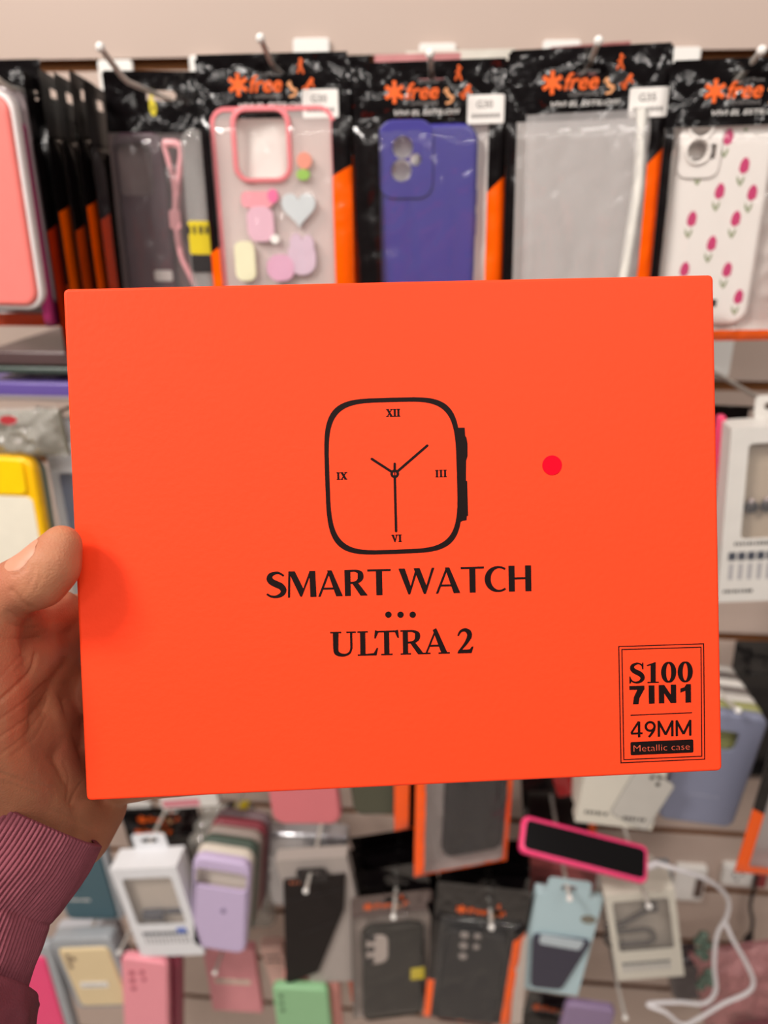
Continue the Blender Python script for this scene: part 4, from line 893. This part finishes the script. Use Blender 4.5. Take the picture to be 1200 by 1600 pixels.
# patterned black case in orange-edged bags
f = fr((652, 1100), (812, 1080), (660, 1371), -.225, yr=-.195, level=True); 
bag(f, 'orange-edged bag with a patterned black case, just under the orange box', GB, None, head=.03, split=-.05, slope=0, logo=False, bar=False, seed=110, back=mat('grey_film_back', (150, 138, 134), .4), win=(-.050, .054), wbot=.006, low=(250, 88, 0), hole=False, t=.006)
f_ = f; W0, H0 = f[1], f[2]
fb = off(f, -.017, .018, .048); bag(fb, 'orange-edged bag just behind the patterned case bag, further left', GB, None, head=.03, split=-.05, slope=0, logo=False, bar=False, seed=111, back=blackback, win=(-.045, .045), wbot=.008, low=(244, 84, 0), hole=False, fine=False, film_=False)
fc = off(f, .012, -.003, -.035); 
dotp = [('c', x*.0052+(.0026 if r_ % 2 else 0), -.020-.0048*r_, .0009) for r_ in range(0, 0) for x in range(-6, 7)]
o = case((fc[0], W0*.63, H0-.035-.020), 'black phone case with a fine dotted texture inside the orange-edged bag', mat('black_textured', (34, 27, 27), .6, .3, 0, .9, 330, .6, 330), (), None, .009, .010)
# red pack and pale case edge
f = fr((846, 1150), (902, 1140), (850, 1246), -.115); o = thing('red_pack', f[0], 'glossy red pack showing under the orange box', 'package'); g = G(); pillow_plate(g, f[1], f[2], .004, -.006, .008, .004, 0, -f[2]/2); g.build('pouch', mat('red_foil', (206, 28, 34), .25, .6, 0, .1, 40, .4, 40, .4), o, True)
f = fr((898, 1150), (926, 1150), (904, 1258), -.14); case(f, 'narrow off-white case edge between the red pack and the white carton', mat('off_white_plastic', (206, 192, 180), .35), (), None, .008, .006, buttons=False)
f = fr((812, 1190), (930, 1186), (815, 1330), -.06, h=.19); bag(f, 'black zip bag behind the red pack and the hot pink phone', GB, None, logo=False, bar=False, fine=False, film_=False, back=blackback, seed=113, hole=False)
# white carton with an outlined phone case
f = fr((948, 1050), (1080, 1064), (918, 1286), -.21); f = (f[0], f[1], f[2]); w_, h_ = f[1], f[2]
o = carton(f, .014, 'white carton printed with a tilted outline of a clear phone case', mat('ivory_carton', (208, 203, 190), .45, .4, 0, .02), text=[(-w_*.4, -w_*.1, -h_+.014, .004, 6), (w_*.1, w_*.4, -h_+.012, .004, 6)])
def pq(x, y): return PXL(f, 780+x/2.857, 1200+y/2.857)
g = G(); C4 = [pq(490, 200), pq(655, 285), pq(790, 75), pq(625, -20)]
ol = roundpoly(C4, .006); il = roundpoly([tuple(Vector(p).lerp(sum((Vector(q) for q in C4), Vector((0, 0)))/4, .035)) for p in C4], .005)
flat(g, ol, [il], -.0003); g.build('outline_print', mat('mid_grey_print', (120, 118, 114), .5), o)
g = G(); flat(g, il, (), -.00015); g.build('case_print', mat('pale_case_print', (190, 186, 178), .5), o)
g = G()
for p in ((682, 42), (716, 42), (708, 72)): flat(g, circ(*pq(*p), .0024, 12), (), -.0004)
g.build('lens_print', PBLACK(), o)
# display phone in its hot pink case and its charging cable
f = fr((818, 1272), (1014, 1322), (810, 1330), -.195, yr=-.20, yb=-.225); w_, h_ = f[1], f[2]
f = (f[0] @ Matrix.Rotation(0, 4, 'X'), w_, h_)
o = thing('smartphone', f[0], 'display phone in a hot pink case lying on its side, screen dark', 'phone')
hotp = mat('hot_pink_silicone', (232, 52, 112), .35, .5, 0, .03)
g = G(); pillow_plate(g, w_, h_, .007, 0, .011, .003, 0, -h_/2); g.build('case', hotp, o, True)
g = G(); pillow_plate(g, w_-.008, h_-.008, .005, -.0008, .001, .0004, 0, -h_/2); g.build('screen', mat('black_glass', (6, 4, 5), .12, .25, 0, .02), o, True)
e0 = f[0] @ Vector((w_/2, .005, -h_*.55))
o = thing('charging_cable', Matrix.Translation(e0), 'white charging cable looping down from the hot pink phone', 'cable')
loop = [(1026, 1349, -.205), (1060, 1359, -.205), (1108, 1376, -.195), (1136, 1402, -.185), (1136, 1430, -.18), (1120, 1462, -.18), (1116, 1510, -.185), (1118, 1548, -.19), (1100, 1568, -.195), (1060, 1566, -.20), (1012, 1569, -.205), (1040, 1582, -.21), (1066, 1601, -.21), (1090, 1592, -.21), (1130, 1568, -.205), (1166, 1552, -.20), (1177, 1534, -.195), (1166, 1505, -.19), (1144, 1466, -.185), (1131, 1436, -.176)]
P = spline([pt(*q)-e0 for q in loop], 8)
g = G(); tube(g, P, .0024, 8); g.build('cord', mat('white_cable', (222, 218, 220), .4, .5, 0, .02), o, True)
g = G(); tube(g, [Vector((-.001, 0, 0)), (pt(1026, 1349, -.205)-e0)*1.02], [.0042, .0034], 10); g.build('plug', mat('white_cable', (222, 218, 220)), o, True)
# teal case in clear tray
f = fr((70, 1325), (153, 1325), (92, 1437), -.175); w_, h_ = f[1], f[2]
o = case(f, 'teal phone case in a clear tray beside the maroon sleeve', mat('teal_silicone', (66, 94, 104), .45, .4, 0, .03), (), None, .0095, .009)
x, z = PXL(f, 122, 1386); g = G(); plate(g, circ(x, z, .0035, 14), (), -.0003, .0002); g.build('logo_print', mat('dark_teal_print', (50, 66, 76), .5), o)
x, z = PXL(f, 125, 1406); g = G(); dashes(g, x-.014, x+.014, z, .0032, -.0004, 8, rd); g.build('small_print', PWHITE(), o)
g = G(); M = pillow_plate(g, w_+.010, h_+.008, .010, .002, .014, .003, .0015, -h_/2+.001, [rr(w_+.001, h_+.001, .009, 0, -h_/2)]); g.build('clear_tray', mat('clear_grey_tray', (156, 160, 164), .25, .5), o, True)
# white window carton
f = fr((171, 1359), (275, 1354), (217, 1495), -.20); w_, h_ = f[1], f[2]
wc = [PXL(f, *p) for p in ((187, 1374), (268, 1370), (288, 1432), (212, 1446))]
wx = (min(p[0] for p in wc)+max(p[0] for p in wc))/2; wz1 = wc[0][1]; wz0 = wc[3][1]
o = carton(f, .030, 'white carton with a beige window, lower left beside the lavender case', mat('white_gloss_carton', (226, 227, 230)), (0, (wz0+wz1)/2, w_-.020, wz1-wz0), inner=mat('beige_board', (206, 192, 178), .6), icons=(-w_/2+.012, w_/2-.010, wz0-.017, 12, .0055), tab=(.04, .022), tabm=mat('white_gloss_carton', (226, 227, 230)))
g = G(); plate(g, rr(.012, .008, .002, w_/2-.018, wz0-.010), (), -.0004, .0001); g.build('blue_logo_print', mat('blue_print', (96, 120, 196), .5), o)
o = thing('charger_block', f[0] @ Matrix.Translation((-.006, .0022, wz0+.002)), 'dark plug seen at the bottom of the beige-window carton', 'charger')
g = G(); pillow_plate(g, .026, .013, .003, 0, .008, .002, -.004, .0065); g.build('body', mat('dark_slate_plastic', (62, 66, 80), .4), o, True); g = G(); box(g, .010, .034, .003, .008, .008, .011); g.build('prong', mat('dark_slate_plastic', (62, 66, 80)), o)
# lavender stack
f = fr((301, 1338), (392, 1352), (315, 1482), -.200); w_, h_ = f[1], f[2]
def pl(x, y): return PXL(f, 280+x/4.21, 1220+y/4.21)
cxx, czz = pl(272, 655)
o = case(f, 'lavender phone case with a wide camera opening, at the front of its stack', mat('lavender_silicone', (200, 182, 216), .42, .45, 0, .02), [('p', cxx, czz, .062, .028, .009)], None, .0095, .013, logo=(*pl(290, 858), .0036))
GL = 'cases stacked on the hook behind the lavender case'
for k, (nm, rgb) in enumerate((('cream', (214, 204, 190)), ('dark green', (70, 84, 74)), ('warm grey', (150, 136, 128)), ('maroon', (130, 52, 62)), ('mauve grey', (120, 100, 104)))):
    case(off(f, .002*k, .0125*(k+1), .0015*k, rz=.01*k), '%s phone case in the stack behind the lavender case' % nm, mat('lav_stack_%s' % nm.replace(' ', '_'), rgb, .4), (), None, .0095, .013, GL, buttons=False)
# black wallet pack
f = fr((430, 1345), (541, 1338), (444, 1537), -.195); w_, h_ = f[1], f[2]
def pw(x, y): return PXL(f, 280+x/4.21, 1220+y/4.21)
o = carton(f, .016, 'grey card pack with a slanted black wallet case on its front', mat('warm_grey_card', (166, 156, 150), .45, .4, 0, .03))
g = G(); plate(g, [pw(690, 645), pw(1095, 605), pw(1085, 830), pw(920, 1235), pw(705, 1325)], (), -.004, 0); g.build('wallet_case', mat('charcoal_leather', (32, 26, 25), .55, .2, 0, .1, 120, .2, 300), o)
g = G(); plate(g, strip([pw(800, 990), pw(1030, 905)], .0012)[0], (), -.0045, -.0039); plate(g, strip([pw(700, 770), pw(1090, 690)], .0010)[0], (), -.0045, -.0039); g.build('seam_line', PBLACK(), o)
tx, tz = pw(880, 600); g = G(); plate(g, rr(.034, .020, .005, tx, tz), [rr(.018, .006, .003, tx, tz+.002)], -.0052, -.0042); g.build('hang_tab', PBLACK(), o)
g = G(); dashes(g, -w_/2+.011, -w_/2+.030, pw(740, 650)[1], .004, -.0046, 4, rd); g.build('orange_print', mat('copper_print', (170, 92, 60), .5), o)
# clear bag with the olive-black case
f = fr((548, 1402), (676, 1376), (574, 1590), -.205, yr=-.186, h=.195, level=True); w_, h_ = f[1], f[2]
b = bag(f, 'clear-fronted bag holding an olive-black case with a light camera island', GB, hD, head=.030, split=-.6, slope=0, logo=False, bar=False, seed=120, headmat=mat('grey_brown_header', (96, 80, 76), .25, .5, 0, .1, 40, .4, 40, .3), back=mat('taupe_back', (140, 126, 118), .4), win=(-.060, .060), wbot=.002, t=.006)
bag_logo(b, w_, .03, zc=-.016, tagline=False, xo=-.006)
fc = fr((566, 1456), (664, 1432), (584, 1597), -.2055, yr=-.1905, h=.150, level=True); Wc, Hc = fc[1], fc[2]
def pd(x, y): return PXL(fc, 520+x/3.636, 1220+y/3.636)
o = case(fc, 'olive-black phone case with three lens holes on a light island, in clear bag', mat('olive_black', (34, 30, 23), .5, .22, 0, .04), (), None, .0095, .009)
ix, iz = pd(252, 955); g = G(); pillow_plate(g, .0245, .044, .010, -.0016, .001, .001, ix, iz); g.build('camera_surround', mat('pale_island', (186, 172, 164), .35), o, True)
for q in ((218, 890), (214, 950), (212, 1012)):
    g = G(); plate(g, circ(*pd(*q), .0048, 16), (), -.0022, -.0014); g.build('lens_hole', PBLACK(), o)
x, z = pd(482, 1092); g = G(); pillow_plate(g, .0165, .018, .001, -.0012, -.0002, .0003, x, z); g.build('yellow_sticker', mat('yellow_label', (206, 186, 30)), o)
# black bag with the five-hole case
f = fr((684, 1376), (832, 1392), (682, 1600), -.200, h=.215); w_, h_ = f[1], f[2]
b = bag(f, 'black zip bag with a black five-hole case and orange right edge', GB, hE, head=.050, split=-.105, slope=.9, logo=False, bar=False, seed=121, win=(-.052, .046), back=blackback, wbot=.004)
bag_logo(b, w_, .05, zc=-.037, tagline=True, sm=.95)
fc = fr((698, 1454), (797, 1466), (694, 1600), -.2015, h=.150); Wc, Hc = fc[1], fc[2]
def pe(x, y): return PXL(fc, 520+x/3.636, 1220+y/3.636)
o = case(fc, 'black phone case with five pale lens holes, in the orange-edged black bag', mat('matt_black_case', (14, 12, 13), .55, .22, 0, .03), (), None, .0085, .008, dots=[(*pe(*q), r_) for q, r_ in (((748, 875), .0047), ((742, 935), .0047), ((738, 995), .0047), ((822, 882), .0037), ((815, 942), .0037))], dotm=mat('pale_grey_lens', (150, 140, 135), .3))
g = G(); plate(g, [pe(x_, y_) for x_, y_ in ((1040, 900), (1105, 890), (1075, 1380), (1010, 1380))], (), -.001, .0065); g.build('clear_insert', mat('pale_clear_insert', (186, 172, 162), .2), o)
# extra black bags stacked behind both
for hk, f, n_, dx in ((hD, fr((540, 1372), (660, 1354), (545, 1560), -.19, h=.20), 'olive-black case bag', -.0015), (hE, fr((686, 1373), (830, 1380), (676, 1600), -.19, h=.205), 'five-hole case bag', .0015)):
    for k in range(4):
        fb = off(f, dx*k, .018*(k+.4), R.uniform(-.003, .003))
        bag(fb, '%s black zip bag behind the %s' % (['first', 'second', 'third', 'fourth'][k], n_), GB, hk, logo=False, bar=False, fine=False, film_=False, back=blackback, seed=130+k+int(dx*2000), split=-.118, slope=.4)
f = fr((524, 1404), (566, 1404), (526, 1566), -.16); bag(f, 'slim zip bag with an orange foot between the wallet pack and the olive-black case', GB, None, head=.03, logo=False, bar=False, fine=False, film_=CLEAR(), back=mat('rose_back', (196, 120, 140), .4), seed=140, split=-.128, slope=0, hole=False, win=(-.02, .03))
# light blue carton with a navy case picture
f = fr((838, 1394), (942, 1408), (823, 1545), -.195); w_, h_ = f[1], f[2]
def pb(x, y): return PXL(f, 780+x/2.857, 1200+y/2.857)
lb_ = mat('light_blue_card', (176, 200, 206), .42, .4, 0, .02)
o = carton(f, .012, 'light blue carton with a hang tab and a navy phone case picture', lb_)
tx, tz = pb(308, 545); g = G(); plate(g, rr(.046, .030, .005, tx, .010), [rr(.016, .008, .0035, tx, .012)], -.0008, 0); g.build('hang_tab', lb_, o)
g = G(); P = [pb(150, 735), pb(410, 765), pb(275, 978), pb(140, 965)]; plate(g, roundpoly(P, .006), (), -.0035, 0); g.build('case_picture', mat('navy_print', (52, 50, 66), .45), o)
g = G(); P = [pb(185, 728), pb(380, 760), pb(355, 800), pb(175, 768)]; plate(g, roundpoly(P, .004), (), -.0042, -.0034); g.build('lens_picture', mat('pale_blue_print2', (178, 190, 196), .45), o)
g = G(); plate(g, circ(*pb(398, 676), .0085, 18, .0065), (), -.0003, .0001); g.build('badge_print', mat('taupe_print', (120, 116, 104), .5), o)
# carton with coiled cable
f = fr((944, 1400), (1054, 1390), (930, 1535), -.205); w_, h_ = f[1], f[2]
def pf(x, y): return PXL(f, 780+x/2.857, 1200+y/2.857)
o = carton(f, .030, 'ivory window carton with a coiled dark cable, beside the light blue carton', mat('ivory_carton', (208, 203, 190)), (0, (pf(600, 592)[1]+pf(600, 820)[1])/2, w_-.014, pf(600, 592)[1]-pf(600, 820)[1]), inner=mat('stone_board', (176, 164, 150), .6), icons=(-w_/2+.008, w_/2-.012, pf(580, 880)[1], 9, .004), tab=(.045, .02))
ctr = f[0] @ Vector((*[0], 0, 0)); x, z = pf(585, 760)
o = thing('coiled_cable', f[0] @ Matrix.Translation((x, .0058, z)), 'dark cable coiled behind the window of the ivory carton', 'cable')
g = G(); tube(g, spline([(.026*math.cos(a), .002*math.sin(3*a), .012*math.sin(a)-.006) for a in [2*PI*k/14 for k in range(15)]], 3), .0024, 8, cap=False); tube(g, spline([(-.026, 0, .012), (-.008, 0, .014), (.006, 0, .022), (.018, 0, .03), (.026, 0, .036)], 4), .0030, 8); g.build('cord', mat('dark_cable', (66, 58, 54), .45), o, True)
g = G(); pillow_plate(g, .014, .010, .002, -.004, .004, .0015, .026, .036); g.build('plug', mat('dark_cable', (66, 58, 54)), o, True)
f = fr((830, 1352), (934, 1362), (826, 1420), -.13, h=.14); carton(f, .02, 'dusty red carton behind the light blue carton, under the phone', mat('dusty_red_card', (176, 92, 92), .5), text=[(-.03, .03, -.02, .004, 9)])
f = fr((938, 1372), (1050, 1362), (934, 1420), -.14, h=.15); carton(f, .02, 'grey-blue carton top behind the coiled cable carton', mat('grey_blue_card', (150, 158, 164), .5))
# bottom edge of the picture
f = fr((4, 1493), (69, 1496), (30, 1620), -.195, h=.16); w_, h_ = f[1], f[2]
o = case(f, 'hot pink phone case in a clear tray at the bottom left', mat('hot_pink_case', (240, 66, 122), .35, .5, 0, .03), (), None, .0095, .008)
g = G(); pillow_plate(g, w_+.014, h_+.022, .008, .002, .016, .003, .004, -h_/2+.006, [rr(w_+.001, h_+.001, .008, 0, -h_/2)]); g.build('clear_tray', mat('clear_grey_tray', (156, 160, 164)), o, True)
f = fr((88, 1484), (168, 1481), (112, 1574), -.20); w_, h_ = f[1], f[2]
o = case(f, 'beige phone case in a clear tray at the bottom left, between two pink ones', mat('beige_silicone', (222, 200, 158), .42, .45, 0, .02), (), None, .0095, .008, dots=[(*PXL(f, 108+dx, 1498+dz), .0030) for dx, dz in ((-2, -4), (0, 4), (3, 12), (7, 0))], dotm=mat('brown_lens', (120, 100, 84), .4))
x, z = PXL(f, 148, 1538); g = G(); pillow_plate(g, .036, .009, .002, -.0012, -.0002, .0003, x, z); st = g.build('price_sticker', WHITE(), o); g = G(); dashes(g, x-.014, x+.014, z, .003, -.0014, 7, rd); g.build('small_print', PGREY(), st)
g = G(); pillow_plate(g, w_+.014, h_+.020, .008, .002, .020, .003, 0, -h_/2+.004, [rr(w_+.001, h_+.001, .008, 0, -h_/2)]); g.build('clear_tray', mat('clear_grey_tray', (156, 160, 164)), o, True)
for k in range(2):
    fb = fr((90+2*k, 1460-12*k), (172+3*k, 1457-12*k), (112, 1560), -.165+.025*k, h=.12); o = thing('case_tray', fb[0], '%s empty-looking clear tray behind the beige case' % ['nearer', 'farther'][k], 'package', 'clear trays behind the beige case'); g = G(); pillow_plate(g, fb[1]+.012, fb[2], .008, 0, .014, .004, 0, -fb[2]/2); g.build('tray', mat('pale_clear_tray', (196, 198, 204), .25, .5), o, True)
f = fr((188, 1495), (262, 1506), (214, 1612), -.205, h=.16); o = case(f, 'pale pink phone case with square camera dots at the bottom edge', mat('pale_pink_silicone', (240, 152, 164), .42, .45, 0, .02), (), None, .0095, .009, dots=[(*PXL(f, *q), r_) for q, r_ in (((206, 1520), .0036), ((207, 1532), .0036), ((209, 1544), .0032), ((222, 1519), .0032), ((225, 1530), .0028))], dotm=mat('rose_lens', (176, 84, 100), .4))
case(off(f, .012, .013, .001), 'maroon phone case tucked behind the pale pink case at the bottom edge', mat('maroon_silicone', (128, 36, 60), .4), (), None, .0095, .009, buttons=False)
f = fr((316, 1480), (396, 1484), (332, 1578), -.14); w_, h_ = f[1], f[2]
o = carton(f, .012, 'rose card pack under the lavender stack', mat('rose_card', (214, 140, 146), .5)); x, z = PXL(f, 365, 1533); g = G(); pillow_plate(g, w_*.72, .008, .002, -.0012, 0, .0003, 0, z); st = g.build('label_band', mat('cream_label', (216, 196, 180), .5), o); g = G(); dashes(g, -w_*.3, 0, z, .003, -.0014, 6, rd); g.build('small_print', PGREY(), st)
f = fr((405, 1480), (438, 1478), (408, 1600), -.15); carton(f, .014, 'narrow peach pack beside the wallet pack, bottom edge', mat('peach_card', (216, 176, 164), .5), text=[(-.010, .010, -.016, .003, 4), (-.010, .010, -.026, .003, 4)])
f = fr((424, 1542), (512, 1547), (428, 1660), -.205, h=.155); o = case(f, 'mint green phone case at the bottom edge under the wallet pack', mat('mint_silicone', (142, 190, 142), .42, .45, 0, .02), (), None, .0095, .009, dots=[(*PXL(f, *q), .0030) for q in ((439, 1556), (440, 1567), (442, 1578))], dotm=mat('dark_mint_lens', (92, 124, 92), .4))
case(off(f, .010, .016, .006), 'salmon phone case right behind the mint green case', mat('salmon_silicone', (222, 150, 140), .4), (), None, .0095, .009, buttons=False)
f = fr((886, 1569), (964, 1580), (880, 1660), -.19, h=.15); case(f, 'purple phone case at the bottom edge right of the black bags', mat('dull_purple', (136, 116, 148), .4), (), None, .0095, .009)
f = fr((826, 1546), (890, 1556), (826, 1660), -.14, h=.17); b = bag(f, 'dark zip bag with orange figures at the bottom edge', GB, None, logo=False, bar=False, fine=False, film_=False, back=blackback, seed=150, hole=False); bag_logo(b, .09, .046, zc=-.028, tagline=False, xo=.01)
# dark pouch, beads and the pink glitter bag on the lower right
f = fr((1036, 1488), (1092, 1482), (1040, 1556), -.12); o = thing('dark_pouch', f[0], 'small dark pouch behind the white cable, lower right', 'pouch'); g = G(); pillow_plate(g, f[1], f[2], .012, -.014, .012, .010, 0, -f[2]/2); g.build('pouch_body', mat('dark_plum_foil', (52, 40, 46), .25, .5, 0, .2, 40, .5, 50, .4), o, True); g = G(); box(g, -f[1]*.4, f[1]*.4, -.006, .004, -.003, .006); g.build('zip_seal', mat('dark_plum_foil', (52, 40, 46)), o)
f = fr((1076, 1492), (1240, 1470), (1058, 1640), -.13); w_, h_ = f[1], f[2]
o = thing('glitter_bag', f[0], 'dusty pink glitter bag behind the white cable at the lower right', 'bag')
g = G(); g.add(*sheet(cuts(-w_/2, w_/2, (), .004), cuts(-h_, 0, (), .004), lambda x, z: -.02*(1-abs(2*x/w_)**4)*(1-abs(2*z/h_+1)**4)-.006*noise.noise(Vector((x*60, z*60, 3))), lambda x, z: True)); g.build('front_sheet', mat('pink_glitter', (172, 118, 118), .35, .5, .1, .6, 300, .7, 160), o, True)
g = G(); box(g, -w_/2, w_/2, .002, .006, -h_, 0); g.build('back_panel', mat('dusty_pink_sheet', (160, 108, 110), .5), o)
g = G(); flat(g, rr(w_*.5, .03, .004, 0, -h_*.62), (), -.028); g.build('maroon_print', mat('maroon_print', (120, 50, 66), .5), o)
for k, q in enumerate(((1092, 1470), (1099, 1462), (1104, 1478), (1093, 1488), (1101, 1494), (1107, 1520), (1100, 1530), (1110, 1534), (1095, 1540))):
    c = pt(*q, -.168)
    g = G(); ball(g, (0, 0, 0), .0062, 12, 8, 1, .8, 1); o = g.build('bead', mat('green_bead', (92, 112, 98), .25, .5, 0, .2, 80), None, True); o.location = c; tag(o, 'dark green bead in the cluster beside the white charging cable', 'bead', 'green beads by the white cable')
# sockets and cord on the wall
c = pt(1076, 1377, -.004); o = thing('wall_switch', Matrix.Translation(c), 'white switch plate with a dark slot on the lower right wall', 'switch')
g = G(); pillow_plate(g, .040, .060, .003, -.006, .0045, .002); g.build('cover_plate', WHITE(), o, True); g = G(); pillow_plate(g, .011, .034, .002, -.0075, -.0055, .0008, .012, -.004); g.build('rocker', mat('brown_rocker', (92, 74, 66), .4), o, True)
c = pt(1151, 1364, -.004); o = thing('wall_socket', Matrix.Translation(c), 'white power socket on the lower right wall, above the black cord', 'socket')
g = G(); pillow_plate(g, .040, .034, .003, -.006, .0045, .002); g.build('cover_plate', WHITE(), o, True)
g = G()
for dx, dz in ((-.006, .003), (.004, .004), (-.001, -.006)): plate(g, circ(dx, dz, .0022, 10), (), -.0064, -.0058)
g.build('socket_hole', PBLACK(), o)
c = pt(1178, 1385, -.012); o = thing('power_cord', Matrix.Translation(c), 'black power cord with a plug hanging on the lower right wall', 'cord')
g = G(); tube(g, spline([pt(*q)-c for q in ((1184, 1362, -.012), (1178, 1390, -.016), (1172, 1416, -.018), (1176, 1440, -.018), (1172, 1462, -.018))], 6), .0026, 8); g.build('cord', PBLACK(), o, True)
g = G(); tube(g, [pt(1174, 1456, -.018)-c, pt(1170, 1466, -.02)-c, pt(1166, 1474, -.022)-c], [.003, .006, .005], 10); g.build('plug', PBLACK(), o, True)
c = pt(1190, 1366, -.008); o = thing('red_tag', Matrix.Translation(c), 'dark red tag at the right edge beside the power socket', 'tag'); g = G(); pillow_plate(g, .016, .045, .002, -.002, .002, .001); g.build('tag_card', mat('dark_red_card', (140, 40, 44), .5), o, True)
